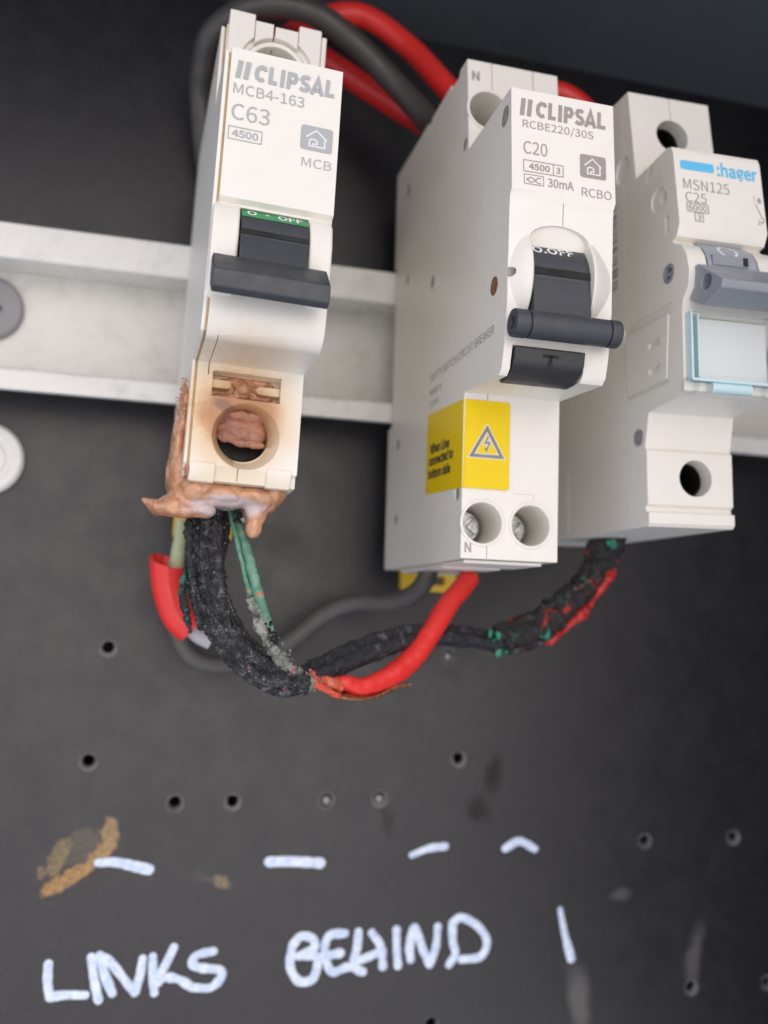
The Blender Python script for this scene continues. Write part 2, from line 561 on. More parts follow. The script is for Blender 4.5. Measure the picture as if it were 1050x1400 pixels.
def cutbox(x0, x1, d0, d1, z0, z1):
    bm = bmesh.new()
    add_prism(bm, rect(d0, d1, z0, z1), x0, x1)
    return bm


def cutprof(prof, a0, a1, axis='x'):
    bm = bmesh.new()
    add_prism(bm, prof, a0, a1, axis)
    return bm


def cutcone(c, axis, r0, r1, h0, h1, n=40):
    bm = bmesh.new()
    add_cone(bm, c, axis, r0, r1, h0, h1, n)
    return bm


FRONT = lambda d0: (lambda a, b, h: P(a, d0 + h, b))           # flat print on a face that looks out of the panel
LEFT = lambda x0: (lambda a, b, h: P(x0 - h, a, b))            # flat print on a left side face


try:
    FONT = bpy.data.fonts.load(bpy.utils.system_resource('DATAFILES', path='fonts') + '/Noto Sans CJK Regular.woff2')
except Exception:
    FONT = None


def print_text(s, box, plane, mat, parent, bold=0.0, shear=0.0, name='printed_text', th=0.02, slope=0.0):
    """lettering fitted to box = (a0, a1, b0, b1) on a plane"""
    cu = bpy.data.curves.new('t', 'FONT')
    cu.body = s
    if FONT:
        cu.font = FONT
    cu.size = 1.0
    cu.offset = bold
    cu.shear = shear
    cu.resolution_u = 4
    o = bpy.data.objects.new('t', cu)
    COL.objects.link(o)
    bpy.context.view_layer.update()
    me = bpy.data.meshes.new_from_object(o.evaluated_get(bpy.context.evaluated_depsgraph_get()))
    bpy.data.objects.remove(o)
    bpy.data.curves.remove(cu)
    xs = [v.co.x for v in me.vertices]
    ys = [v.co.y for v in me.vertices]
    x0, x1, y0, y1 = min(xs), max(xs), min(ys), max(ys)
    a0, a1, b0, b1 = box
    for v in me.vertices:
        fx = (v.co.x - x0) / (x1 - x0)
        fy = (v.co.y - y0) / (y1 - y0)
        v.co = plane(a0 + fx * (a1 - a0), b0 + fy * (b1 - b0) + slope * fx, th)
    return link(name, me, mat, parent, 0)


def add_ribbon(bm, pts, w, plane, closed=False, th=0.02):
    n = len(pts)
    L, R_ = [], []
    for i in range(n):
        p = Vector(pts[i])
        a = Vector(pts[(i - 1) % n]) if (closed or i > 0) else None
        b = Vector(pts[(i + 1) % n]) if (closed or i < n - 1) else None
        d1 = (p - a).normalized() if a is not None else (b - p).normalized()
        d2 = (b - p).normalized() if b is not None else d1
        n1, n2 = Vector((-d1.y, d1.x)), Vector((-d2.y, d2.x))
        m = (n1 + n2)
        m = m.normalized() if m.length > 1e-6 else n1
        k = 1 / max(0.4, m.dot(n1))
        q = m * (w / 2 * k)
        L.append(bm.verts.new(plane(p.x + q.x, p.y + q.y, th)))
        R_.append(bm.verts.new(plane(p.x - q.x, p.y - q.y, th)))
    for i in range(n if closed else n - 1):
        j = (i + 1) % n
        bm.faces.new((L[i], R_[i], R_[j], L[j]))


def print_lines(name, strokes, w, plane, mat, parent, th=0.02):
    bm = bmesh.new()
    for s in strokes:
        closed = s[0] == s[-1] and len(s) > 2
        add_ribbon(bm, s[:-1] if closed else s, w, plane, closed, th)
    return from_bm(name, bm, mat, parent, 0)


def print_fill(name, outlines, plane, mat, parent, th=0.02):
    bm = bmesh.new()
    for o in outlines:
        bm.faces.new([bm.verts.new(plane(a, b, th)) for a, b in o])
    return from_bm(name, bm, mat, parent, 0)


def frame_box(a0, a1, b0, b1):
    return [(a0, b0), (a1, b0), (a1, b1), (a0, b1), (a0, b0)]


def catmull(pts, per=14):
    pts = [Vector(p) for p in pts]
    q = [pts[0] * 2 - pts[1]] + pts + [pts[-1] * 2 - pts[-2]]
    out = []
    for i in range(1, len(q) - 2):
        a, b, c, d = q[i - 1], q[i], q[i + 1], q[i + 2]
        for k in range(per):
            t = k / per
            out.append(0.5 * ((2 * b) + (c - a) * t + (2 * a - 5 * b + 4 * c - d) * t * t + (3 * b - a - 3 * c + d) * t ** 3))
    out.append(pts[-1])
    return out


def frames(pts):
    res = []
    n = len(pts)
    T = (pts[1] - pts[0]).normalized()
    u = T.orthogonal().normalized()
    for i in range(n):
        t = (pts[min(i + 1, n - 1)] - pts[max(i - 1, 0)]).normalized()
        u = (u - t * u.dot(t)).normalized()
        res.append((t, u, t.cross(u)))
    return res


def add_tube(bm, pts, r, n=16, per=14, rough=0.0, fs=0.7, seed=0, squash=1.0, ends=True, lump=0.0, ridge=0.0):
    """pts are (x, d, z); r is a number or a function of 0..1 along the tube"""
    c = catmull(pts, per)
    fr = frames(c)
    rings = []
    off = Vector((seed * 13.7, seed * 5.1, seed * 7.9))
    for i, p in enumerate(c):
        f = i / (len(c) - 1)
        rr = r(f) if callable(r) else r
        t, u, v = fr[i]
        ring = []
        for k in range(n):
            a = 2 * math.pi * k / n
            q = p + (u * math.cos(a) + v * math.sin(a) * squash) * rr
            if rough:
                h = ridge * noise.noise(Vector((math.cos(a) * 2.4, math.sin(a) * 2.4, i / per * 0.9)) + off) + noise.fractal(q * fs + off, 0.9, 2.1, 4) * rough
                h += lump * noise.noise(q * 0.28 + off)
                q = p + (q - p) * max(0.25, 1 + h / rr)
            ring.append(bm.verts.new(P(*q)))
        rings.append(ring)
    for a, b in zip(rings, rings[1:]):
        for k in range(n):
            bm.faces.new((a[k], a[(k + 1) % n], b[(k + 1) % n], b[k]))
    if ends:
        bm.faces.new(rings[0])
        bm.faces.new(rings[-1][::-1])
    return c


def tube(name, pts, r, mat, parent=None, **kw):
    bm = bmesh.new()
    add_tube(bm, pts, r, **kw)
    return from_bm(name, bm, mat, parent, 60)


def bits(name, spots, mat, parent, lo, hi, per=1.0):
    """small irregular crumbs scattered on a surface, one mesh"""
    bm = bmesh.new()
    for p in spots:
        s = random.uniform(lo, hi)
        g = bmesh.ops.create_icosphere(bm, subdivisions=1, radius=s * MM)['verts']
        sc = Vector((random.uniform(0.5, 1.3), random.uniform(0.5, 1.2), random.uniform(0.5, 1.4)))
        for v in g:
            k = random.uniform(0.65, 1.3)
            v.co = Vector((v.co.x * sc.x * k, v.co.y * sc.y * k, v.co.z * sc.z * k)) + P(*p)
    o = from_bm(name, bm, mat, parent, 30)
    o['kind'] = 'stuff'
    return o


def root(name, label, cat, x, d, z, group=None, rot=None):
    o = bpy.data.objects.new(name, None)
    o.empty_display_size = 0.005
    COL.objects.link(o)
    o.location = P(x, d, z)
    if rot is not None:
        o.rotation_euler = rot
    o['label'] = label
    o['category'] = cat
    if group:
        o['group'] = group
    return o


def tag(o, label, cat, group=None):
    o['label'] = label
    o['category'] = cat
    if group:
        o['group'] = group
    return o


# ------------------------------------------------------------------ the enclosure: back panel with holes and writing, walls
HOLES = [(-0.8, -94.5), (17.9, -103.6), (30.5, -103.6), (51.9, -103.7), (64.4, -103.6), (83.7, -94.7), (80.5, -70.5), (1.8, -70.2),
         (133.6, -115.2), (159.1, -115.1), (146.4, -150.9), (168.5, -151.3), (78.4, -154.4)]
PD = -18.0
X0, X1, Z0, Z1 = -95.0, 186.0, -215.0, 87.0
vs = [Vector((X0, Z0)), Vector((X1, Z0)), Vector((X1, Z1)), Vector((X0, Z1))]
es = [(0, 1), (1, 2), (2, 3), (3, 0)]
HR = 1.85
for hx, hz in HOLES:
    b = len(vs)
    for a, c in circ(hx, hz, HR, 28):
        vs.append(Vector((a, c)))
    es += [(b + i, b + (i + 1) % 28) for i in range(28)]
cv, ce, cf, *_ = geometry.delaunay_2d_cdt(vs, es, [], 0, 1e-5)
bm = bmesh.new()
bv = [bm.verts.new(P(v.x, PD, v.y)) for v in cv]
for f in cf:
    c = sum((cv[i] for i in f), Vector((0, 0))) / len(f)
    if all((c - Vector(h)).length > HR * 0.97 for h in HOLES):
        bm.faces.new([bv[i] for i in f])
bmesh.ops.recalc_face_normals(bm, faces=bm.faces)
if sum(f.normal.y for f in bm.faces) > 0:
    bmesh.ops.reverse_faces(bm, faces=bm.faces)
me = bpy.data.meshes.new('back_panel')
bm.to_mesh(me)
bm.free()
panel = link('back_panel', me, M['panel'], None, 0)
panel['kind'] = 'structure'
panel['label'] = 'black powder coated back panel with screw holes and white handwriting'

for i, (hx, hz) in enumerate(HOLES):
    bm = bmesh.new()
    n = 28
    kk = random.uniform(0.0, 0.45)
    prof = [(HR + 0.12, PD + 0.03), (HR - 0.1, PD + 0.06 + 0.06 * kk), (HR - 0.25 - kk, PD - 0.15), (1.25, PD - 0.7), (1.2, PD - 0.9), (1.15, PD - 9.0)]
    rows = [[bm.verts.new(P(hx + r * math.cos(2 * math.pi * k / n), d, hz + (0.3 if r < 1.5 else 0.0) + r * math.sin(2 * math.pi * k / n))) for k in range(n)] for r, d in prof]  # inner rings shifted up so the wider lower rim imitates a lit crescent
    for a, c in zip(rows[1:4], (0, 0, 0)):
        for v in a:
            v.co += Vector((noise.noise(v.co * 900), 0, noise.noise(v.co * 900 + Vector((5, 5, 5))))) * 0.22 * MM
    for a, c in zip(rows, rows[1:]):
        for k in range(n):
            bm.faces.new((a[k], a[(k + 1) % n], c[(k + 1) % n], c[k]))
    bm.faces.new(rows[-1])
    o = from_bm('screw_hole', bm, M['rim'], panel, 50)
    o.data.materials.append(M['void'])
    for p in o.data.polygons:
        if sum((o.data.vertices[q].co.y for q in p.vertices)) / len(p.vertices) > -(PD - 2.0) * MM:
            p.material_index = 1  # deep part coloured near-black to imitate the shade in the hole
    if i in (3, 4, 6):
        s = bmesh.new()
        add_cone(s, (hx, hz), 'd', 1.0, 0.8, PD - 1.6, PD - 0.5, 20)
        from_bm('screw_tip', s, M['screwgrey'], o, 30)

M['topwall'] = plastic('grey_painted_wall', (0.095, 0.115, 0.13), 0.42, (0.09, 0.10, 0.11), 0.9, bump=0.3)
o = solid('enclosure_top_wall', rect(-21.0, 112.0, 87.0, 90.0), X0, X1 + 3, M['topwall'], None, bevel=0.8)
o['kind'] = 'structure'
bm = bmesh.new()
add_prism(bm, rect(-21.0, 190.0, Z0, 86.9), X1, X1 + 3)
o = finish('enclosure_side_wall', bm, M['steelwall'], None, bevel=0.8)  # out of view; made deep to shade the panel's right side
o['kind'] = 'structure'

# handwriting: raised beads of white marker paint
LINKS = [('L', [[(-6.1, -135.6), (-6.0, -139.1), (-5.4, -142.2)], [(-5.4, -142.2), (-2.5, -142.0), (1.6, -142.3)]]), ('I', [[(2.4, -134.8), (3.3, -139.3), (4.4, -143.5)]]), ('N', [[(4.1, -134.5), (5.3, -138.3), (7.1, -142.3)], [(4.2, -134.5), (6.7, -136.4), (11.7, -142.5)], [(11.7, -142.5), (12.6, -139.2), (13.0, -135.8)]]), ('K', [[(15.1, -135.5), (15.3, -139.0), (15.8, -142.8)], [(19.4, -133.8), (17.9, -137.1), (16.2, -140.2)], [(16.3, -140.8), (18.0, -139.9), (20.9, -140.5), (23.7, -142.3)]]), ('S', [[(27.9, -135.1), (24.4, -135.7), (23.5, -137.5), (25.4, -138.4), (29.4, -139.1), (29.9, -140.5), (27.7, -142.6), (23.7, -142.3)]])]
BEHIND = [('B', [[(45.3, -135.0), (45.0, -139.4), (47.1, -142.6), (50.1, -142.4), (51.2, -139.3), (50.7, -137.5), (46.9, -137.3)], [(45.3, -135.0), (47.1, -133.1), (49.8, -133.7), (50.3, -135.7), (47.3, -137.1)]]), ('E', [[(57.2, -133.0), (53.8, -133.2), (52.7, -135.9), (53.6, -139.9), (55.1, -141.2), (58.4, -140.3), (61.7, -141.6)], [(53.8, -137.5), (56.4, -137.2)]]), ('H', [[(60.4, -132.9), (60.2, -136.3), (59.5, -138.7)], [(59.5, -138.7), (61.3, -138.9), (66.2, -137.3)], [(63.6, -133.3), (65.7, -136.2), (66.4, -140.8)]]), ('I', [[(69.4, -132.9), (69.6, -136.9), (70.0, -140.8)]]), ('N', [[(73.0, -139.6), (72.7, -136.6), (73.8, -132.5), (75.7, -137.2), (77.6, -141.0)], [(77.6, -141.0), (79.0, -137.4), (79.4, -132.8)]]), ('D', [[(83.0, -132.1), (83.2, -136.3), (83.9, -139.1), (82.4, -141.3)], [(83.0, -132.1), (85.3, -131.0), (89.5, -133.3), (91.7, -136.8), (90.2, -140.0), (85.5, -140.4)]])]
DASH = [[[(2.6, -115.5), (6.4, -115.6), (13.1, -117.3)]], [[(39.3, -116.7), (44.6, -116.8), (51.0, -117.4)]], [[(72.6, -116.4), (76.5, -115.1), (80.7, -114.7)]], [[(96.0, -115.7), (99.6, -114.1), (103.6, -116.0)]]]
SLASH = [[(110.5, -130.4), (111.7, -135.9), (113.5, -141.9)]]


def bead(name, strokes, w, label=None, taper=None):
    bm = bmesh.new()
    for j, s in enumerate(strokes):
        c = catmull([(a, b, 0) for a, b in s], 8)
        fr_n = len(c)
        rows = []
        for i, p in enumerate(c):
            t = (c[min(i + 1, fr_n - 1)] - c[max(i - 1, 0)]).normalized()
            nn = Vector((-t.y, t.x, 0))
            f = i / (fr_n - 1)
            ww = w * (taper(f) if taper else 1) * (1 + 0.24 * noise.noise(p * 0.6 + Vector((j * 3, 0, 5))))
            rows.append([bm.verts.new(P(p.x + nn.x * ww * k, PD + 0.02 + h + 0.01 * j, p.y + nn.y * ww * k)) for k, h in ((-0.5, 0), (-0.45, 0.08), (-0.22, 0.13), (0.0, 0.07), (0.22, 0.12), (0.45, 0.08), (0.5, 0))])
        # rounded ends
        for e, sgn in ((0, -1), (-1, 1)):
            p = c[e]
            q = c[1] if e == 0 else c[-2]
            t = (p - q).normalized()
            nn = Vector((-t.y, t.x, 0)) * (1 if e == -1 else -1)
            ww = w * (taper(0 if e == 0 else 1) if taper else 1)
            base = rows[e]
            cap = []
            for k in range(1, 6):
                a = math.pi * k / 6
                v = nn * (-0.5 * math.cos(a)) + t * (0.5 * math.sin(a))
                cap.append(bm.verts.new(P(p.x + v.x * ww, PD + 0.02, p.y + v.y * ww)))
            top = bm.verts.new(P(p.x + t.x * ww * 0.2, PD + 0.10, p.y + t.y * ww * 0.2))
            lst = [base[0]] + cap + [base[-1]]
            for a, b in zip(lst, lst[1:]):
                bm.faces.new((top, a, b))
            for a, b in zip(base, base[1:]):
                bm.faces.new((top, a, b))
        for a, b in zip(rows, rows[1:]):
            for k in range(6):
                bm.faces.new((a[k], a[k + 1], b[k + 1], b[k]))
    o = from_bm(name, bm, M['paint'], panel, 60)
    if label:
        o['label'] = label
    return o


for ch, st in LINKS:
    bead('painted_letter', st, 1.85, 'white painted letter %s of the word LINKS' % ch)
for ch, st in BEHIND:
    bead('painted_letter', st, 1.95, 'white painted letter %s of the word BEHIND' % ch)
for k, st in enumerate(DASH):
    bead('painted_dash', st, (2.3, 2.3, 1.9, 1.9)[k], None, (lambda f: 0.75 + 0.3 * f) if k in (0, 2) else None)
bead('painted_stroke', SLASH, 2.0, 'slanting white painted stroke after the word BEHIND', lambda f: 0.6 + 0.5 * f)

# ------------------------------------------------------------------ rail
rail = root('din_rail', 'long white plastic mounting rail running across the black panel', 'mounting rail', 50, PD, 0)
rl = lambda x: x - 50
bm = bmesh.new()
prof = [(-17.9, -13.2), (-17.9, 13.2), (-5.0, 11.0), (-4.9, 17.4), (-2.9, 17.5), (-2.9, 10.8), (-3.4, 10.0), (-16.2, 11.4), (-16.2, -11.6),
        (-3.4, -13.0), (-2.9, -13.6), (-2.9, -17.7), (-4.9, -17.6), (-5.0, -14.0)]
add_prism(bm, [(d - PD, z) for d, z in prof], -140, 140)
rb = finish('rail_body', bm, M['rail'], rail, bevel=0.3)
bm = bmesh.new()
ctr = (-27.6 - 50, 2.6)
n = 48
pr = [(7.1, 1.8), (7.1, 3.0), (6.6, 3.5), (3.2, 3.6), (2.9, 3.3)]
rows = [[bm.verts.new(P(ctr[0] + r * math.cos(2 * math.pi * k / n), d, ctr[1] + r * math.sin(2 * math.pi * k / n))) for k in range(n)] for r, d in pr]
for a, c in zip(rows, rows[1:]):
    for k in range(n):
        bm.faces.new((a[k], a[(k + 1) % n], c[(k + 1) % n], c[k]))
bm.faces.new(rows[-1])
wsh = from_bm('screw', bm, M['screwgrey'], rail, 40)
solid('screw_slot', rect(ctr[0] - 2.4, ctr[0] + 2.6, ctr[1] - 0.55, ctr[1] + 0.55), 3.2, 3.38, M['void'], wsh, 'd', 0)
# white cap on the panel
cap = root('round_cap', 'round white plastic cap on the black panel below the rail', 'cap', -26.1, PD, -30.2)
bm = bmesh.new()
pr = [(7.8, 0.0), (7.8, 1.6), (7.2, 2.3), (5.6, 2.5), (5.2, 2.1), (4.4, 2.0), (4.0, 2.4), (0.6, 2.6)]
rows = [[bm.verts.new(P(r * math.cos(2 * math.pi * k / n), d, r * math.sin(2 * math.pi * k / n))) for k in range(n)] for r, d in pr]
for a, c in zip(rows, rows[1:]):
    for k in range(n):
        bm.faces.new((a[k], a[(k + 1) % n], c[(k + 1) % n], c[k]))
bm.faces.new(rows[-1])
from_bm('cap_disc', bm, M['cap'], cap, 40)

# ------------------------------------------------------------------ shared pieces of the breakers
def house_icon(x0, x1, z0, z1, d, ink, parent):
    o = print_fill('printed_icon', [rrect(x0, x1, z0, z1, 0.45)], FRONT(d), ink, parent, 0.02)
    w, h = x1 - x0, z1 - z0
    q = lambda a, b: (x0 + a * w, z0 + b * h)
    house = [[q(0.17, 0.52), q(0.48, 0.84), q(0.82, 0.50)], [q(0.76, 0.54), q(0.76, 0.18), q(0.28, 0.18), q(0.28, 0.40)],
             [q(0.28, 0.40), q(0.34, 0.46), q(0.46, 0.46), q(0.52, 0.40), q(0.52, 0.28), q(0.40, 0.28), q(0.40, 0.18)]]
    print_lines('house_outline', house, 0.22, FRONT(d), M['label'], o, 0.035)
    return o


def brand_mark(x0, x1, z0, z1, d, ink, parent):
    w = x1 - x0
    bars = []
    for k in range(2):
        a = x0 + k * 0.078 * w
        bars.append([(a, z0), (a + 0.05 * w, z0), (a + 0.072 * w, z1), (a + 0.022 * w, z1)])
    print_fill('printed_logo', bars, FRONT(d), ink, parent)
    a0 = x0 + 0.185 * w
    k = (x1 - a0) / 6.62
    h = z1 - z0
    sw = 0.215 * h
    bm = bmesh.new()
    letters = [(0.0, [[(0.86, 0.70), (0.74, 0.86), (0.46, 0.88), (0.2, 0.72), (0.14, 0.46), (0.24, 0.22), (0.5, 0.13), (0.78, 0.2)]]),
               (1.12, [[(0.17, 1.0), (0.17, 0.135), (0.72, 0.135)]]), (2.08, [[(0.17, 1.0), (0.17, 0.0)]]),
               (2.6, [[(0.17, 0.0), (0.17, 0.87), (0.62, 0.87), (0.78, 0.66), (0.62, 0.44), (0.3, 0.44)]]),
               (3.62, [[(0.8, 0.80), (0.62, 0.88), (0.32, 0.86), (0.2, 0.70), (0.34, 0.54), (0.66, 0.45), (0.8, 0.28), (0.66, 0.14), (0.34, 0.12), (0.12, 0.22)]]),
               (4.62, [[(0.08, 0.0), (0.52, 0.92), (0.96, 0.0)], [(0.3, 0.26), (0.74, 0.26)]]), (5.80, [[(0.17, 1.0), (0.17, 0.135), (0.8, 0.135)]])]
    for ox, st in letters:
        for q in st:
            add_ribbon(bm, [(a0 + (ox + a) * k + 0.12 * b * h * 0.4, z0 + b * h) for a, b in q], sw, FRONT(d), False, 0.02)
    from_bm('printed_logo', bm, ink, parent, 0)


def screw_head(name, x, z, r, d, mat, parent, ang=0.4):
    bm = bmesh.new()
    add_cone(bm, (x, z), 'd', r, r * 0.9, d - 1.5, d, 28)
    cuts = []
    for k in range(2):
        c = bmesh.new()
        add_prism(c, rect(-r * 0.75, r * 0.75, -0.35, 0.35), d - 0.7, d + 0.5, 'd')
        bmesh.ops.rotate(c, verts=c.verts, cent=(0, 0, 0), matrix=Matrix.Rotation(ang + k * math.pi / 2, 3, 'Y'))
        bmesh.ops.translate(c, verts=c.verts, vec=P(x, 0, z))
        cuts.append(c)
    return finish(name, bm, mat, parent, cuts, 0.12)


BG = 'circuit breakers mounted on the rail'
# ------------------------------------------------------------------ burnt breaker on the left
RB = Matrix(((0.99925827, -0.02152209, 0.03193303), (0.02068466, 0.99943936, 0.02632717), (-0.03248174, -0.02564711, 0.99914321)))
mcb = root('circuit_breaker', 'burnt white circuit breaker marked C63, its lower end melted brown over charred cables', 'circuit breaker',
           22.65, -1.136, -0.28, BG, RB.to_euler())
prof = [(-3, 38.6), (44.6, 38.6), (46.2, 22.4), (62.2, 22.4), (62.3, -1.7), (61.3, -2.2), (61.9, -9), (62.1, -15.5), (61.9, -18.6), (61.2, -20.8),
        (59.8, -22.2), (58, -22.7), (46.2, -22.5), (46.2, -39.2), (45.6, -40.2), (45.2, -41.6), (-3, -41.6), (-3, -18.6), (-1.3, -18.6), (-1.3, 18.3), (-3, 18.3)]
cuts = [cutbox(-4.9, 5.5, 52, 70, -11.6, -2.6),
        cutbox(-5.7, 5.5, 43.0, 48, -27.9, -23.7),
        cutcone((0.4, -34.0), 'd', 3.9, 5.75, 43.4, 46.6), cutcone((0.1, -33.4), 'd', 4.35, 4.35, 30, 50),
        cutbox(-0.55, -0.35, 45.0, 47, -43, -38.2),
        cutcone((0.6, 31.6), 'd', 4.6, 4.6, 30, 50), cutcone((0.6, 31.6), 'd', 5.6, 5.6, 44.6, 50),
        cutbox(-0.25, -0.05, 42.5, 47, 33, 41),
        cutbox(-10, -8.2, 44.9, 47, -45, -39.6), cutbox(8.3, 10, 44.9, 47, -45, -39.6),
        cutbox(-6.5, -6.35, 45, 60, -24.5, -22.2), cutbox(-5.4, 5.6, 44, 47, -23.75, -23.6)]
solid('housing', prof, -8.2, 9.15, M['scorched'], mcb, bevel=0.28, cuts=cuts)
# the two half shells have sprung apart on the left: a thin side shell with a browned gap
side = [(-3, 38.2), (44.2, 38.4), (45.9, 22.2), (61.9, 22.0), (61.9, -18.0), (60.2, -22.0), (58, -22.5), (46.0, -22.3), (45.9, -38.8), (45, -41), (-3, -41),
        (-3, -18.6), (-1.3, -18.6), (-1.3, 18.3), (-3, 18.3)]
solid('side_shell', side, -9.15, -8.5, M['scorched'], mcb, bevel=0.25)
solid('seam_stain', [(-2.9, 38.1), (44.05, 38.3), (45.7, 22.1), (61.6, 21.8), (61.6, -18.0), (60.0, -21.9), (58, -22.3), (45.8, -22.1), (45.7, -38.7), (44.8, -40.9), (-2.9, -40.9), (-2.9, -18.5), (-1.4, -18.5), (-1.4, 18.2), (-2.9, 18.2)], -8.48, -8.22, M['browned'], mcb, bevel=0)
# side lugs round the screw at the top
for a0, a1, zz in ((-8.0, -3.5, 40.7), (-3.5, -0.3, 39.7), (-0.02, 4.1, 39.4), (4.1, 8.2, 40.5), (8.2, 9.15, 39.4)):
    c = [cutcone((0.6, 31.6), 'd', 5.6, 5.6, 30, 60)] if -4 < a0 < 4 else [cutcone((0.6, 31.6), 'd', 6.3, 6.3, 30, 60)]
    x0 = a0 + 0.04
    solid('terminal_lug', rect(x0, a1 - 0.04, 30.5 if a0 in (-3.5, -0.02) else 24.5, zz), 36.0, 45.75 if a0 in (-3.5, -0.02) else 45.95, M['white'], mcb, 'd', 0.2, c)
bm = bmesh.new()
add_ring(bm, (0.6, 31.6), 4.6, 5.5, 43.6, 44.9, 40, 0.05, math.pi - 0.05)
finish('terminal_collar', bm, M['white'], mcb, bevel=0.2)
solid('terminal_floor', circ(0.6, 31.6, 4.5), 30.3, 38.5, M['screwgrey'], mcb, 'd', 0)
# lugs along the bottom edge
for a0, a1 in ((-8.1, -4.1), (4.2, 8.2)):
    solid('bottom_lug', [(45.0, -38.9), (46.42, -38.9), (46.3, -40.4), (45.5, -41.95), (44.0, -41.95)], a0, a1, M['scorched'], mcb, 'x', 0.2)
# printed front
d = 62.31
brand_mark(-7.4, 8.0, 17.5, 20.4, d, M['inkgrey'], mcb)
print_text('MCB4-163', (-7.5, 3.4, 14.9, 16.6), FRONT(d), M['inkgrey'], mcb)
print_text('C63', (-7.5, -1.7, 10.7, 13.3), FRONT(d), M['inkgrey'], mcb)
print_lines('printed_frame', [frame_box(-7.7, -2.7, 7.5, 9.5)], 0.16, FRONT(d), M['inkgrey'], mcb)
print_text('4500', (-7.2, -3.2, 7.9, 9.1), FRONT(d), M['inkgrey'], mcb, 0.01)
house_icon(3.2, 8.2, 8.2, 12.2, d, M['inkgrey'], mcb)
print_text('MCB', (3.6, 8.3, 5.4, 6.9), FRONT(d), M['inkgrey'], mcb)
# cheeks either side of the toggle, proud of the front
for a0, a1 in ((-9.0, -4.95), (5.55, 9.1)):
    solid('toggle_cheek', [(58, -2.5), (61.5, -2.35), (63.0, -4.0), (63.7, -7.5), (63.6, -11.5), (63.0, -14.5), (61.8, -17.5), (58, -17.5)], a0, a1, M['white'], mcb, 'x', 0.45, seg=3)
# toggle: dark drum with a green OFF band and a wide bar
tg = from_bm('toggle', (lambda b: (add_prism(b, circ(57.2, -8.2, 6.6, 40), -4.75, 5.35), b)[1])(bmesh.new()), M['dark'], mcb, 40)
band = [(57.2 + 6.66 * math.cos(a), -8.2 + 6.66 * math.sin(a)) for a in [math.radians(t) for t in range(34, 88, 6)]]
bm = bmesh.new()
rows = [[bm.verts.new(P(x, *p)) for p in band] for x in (-4.7, 5.3)]
for i in range(len(band) - 1):
    bm.faces.new((rows[0][i], rows[0][i + 1], rows[1][i + 1], rows[1][i]))
from_bm('off_band', bm, M['green'], tg, 40)


def drum_plane(cd, cz, R, a_mid):
    return lambda a, b, h: P(a, cd + (R + h) * math.cos(math.radians(a_mid) + b / R), cz + (R + h) * math.sin(math.radians(a_mid) + b / R))


print_text('O \u00b7 OFF', (-3.9, 4.6, 0.0, 1.7), drum_plane(57.2, -8.2, 6.70, 38), M['inkwhite'], tg, 0.01)
solid('toggle_slot', [(57, -7.2), (63.85, -6.9), (63.9, -7.7), (57, -8.0)], -4.74, 5.34, M['void'], tg, 'x', 0)
solid('toggle_neck', [(57, -8.0), (63.95, -8.0), (65.2, -11.0), (66.5, -14.5), (60, -14.5)], -4.7, 5.2, M['dark'], tg, 'x', 0.2)
solid('toggle_bar', [(63.5, -11.9), (65.6, -12.2), (69.4, -15.9), (69.0, -18.3), (67.9, -18.9), (64.0, -16.4)], -8.6, 8.1, M['dark'], tg, 'x', 0.22)
# scorched window with two fingers and a lump of melted plastic in the screw bore
for a0, a1, r in ((-5.6, -2.6, 0.75), (1.6, 5.45, 0.75)):
    pr = rrect(a0 - 1.5, a1, -26.2, -24.9, 0.6) if a0 < 0 else rrect(a0, a1 + 1.5, -26.5, -25.2, 0.6)
    solid('window_finger', [(max(-5.65, min(5.45, x)), z) for x, z in pr], 43.05, 45.3, M['scorched'], mcb, 'd', 0)


def lump(name, balls, mat, parent, vox=0.4, amp=0.35, fs=0.5, seed=0, fine=0.1, clip=None):
    bm = bmesh.new()
    for (x, dd, z), (rx, rd, rz) in balls:
        g = bmesh.ops.create_icosphere(bm, subdivisions=3, radius=1.0)['verts']
        for v in g:
            v.co = P(x + v.co.x * rx, dd - v.co.y * rd, z + v.co.z * rz)
    o = from_bm(name, bm, mat, parent, 0)
    m = o.modifiers.new('r', 'REMESH')
    m.mode = 'VOXEL'
    m.voxel_size = vox * MM
    m = o.modifiers.new('s', 'SMOOTH')
    m.iterations = 4
    bpy.context.view_layer.update()
    me = bpy.data.meshes.new_from_object(o.evaluated_get(bpy.context.evaluated_depsgraph_get()))
    o.modifiers.clear()
    o.data = me
    me.name = name
    off = Vector((seed, seed * 2.3, seed * 1.7))
    nn = [v.normal.copy() for v in me.vertices]
    for v, q in zip(me.vertices, nn):
        p = v.co / MM
        h = amp * noise.fractal(p * fs + off, 1.0, 2.0, 3) + fine * noise.noise(p * 2.1 + off)
        h += -0.5 * amp * max(0, 1 - abs(noise.noise(p * fs * 0.8 + off * 3)) * 9)
        v.co += q * h * MM
    me.shade_smooth()
    return o


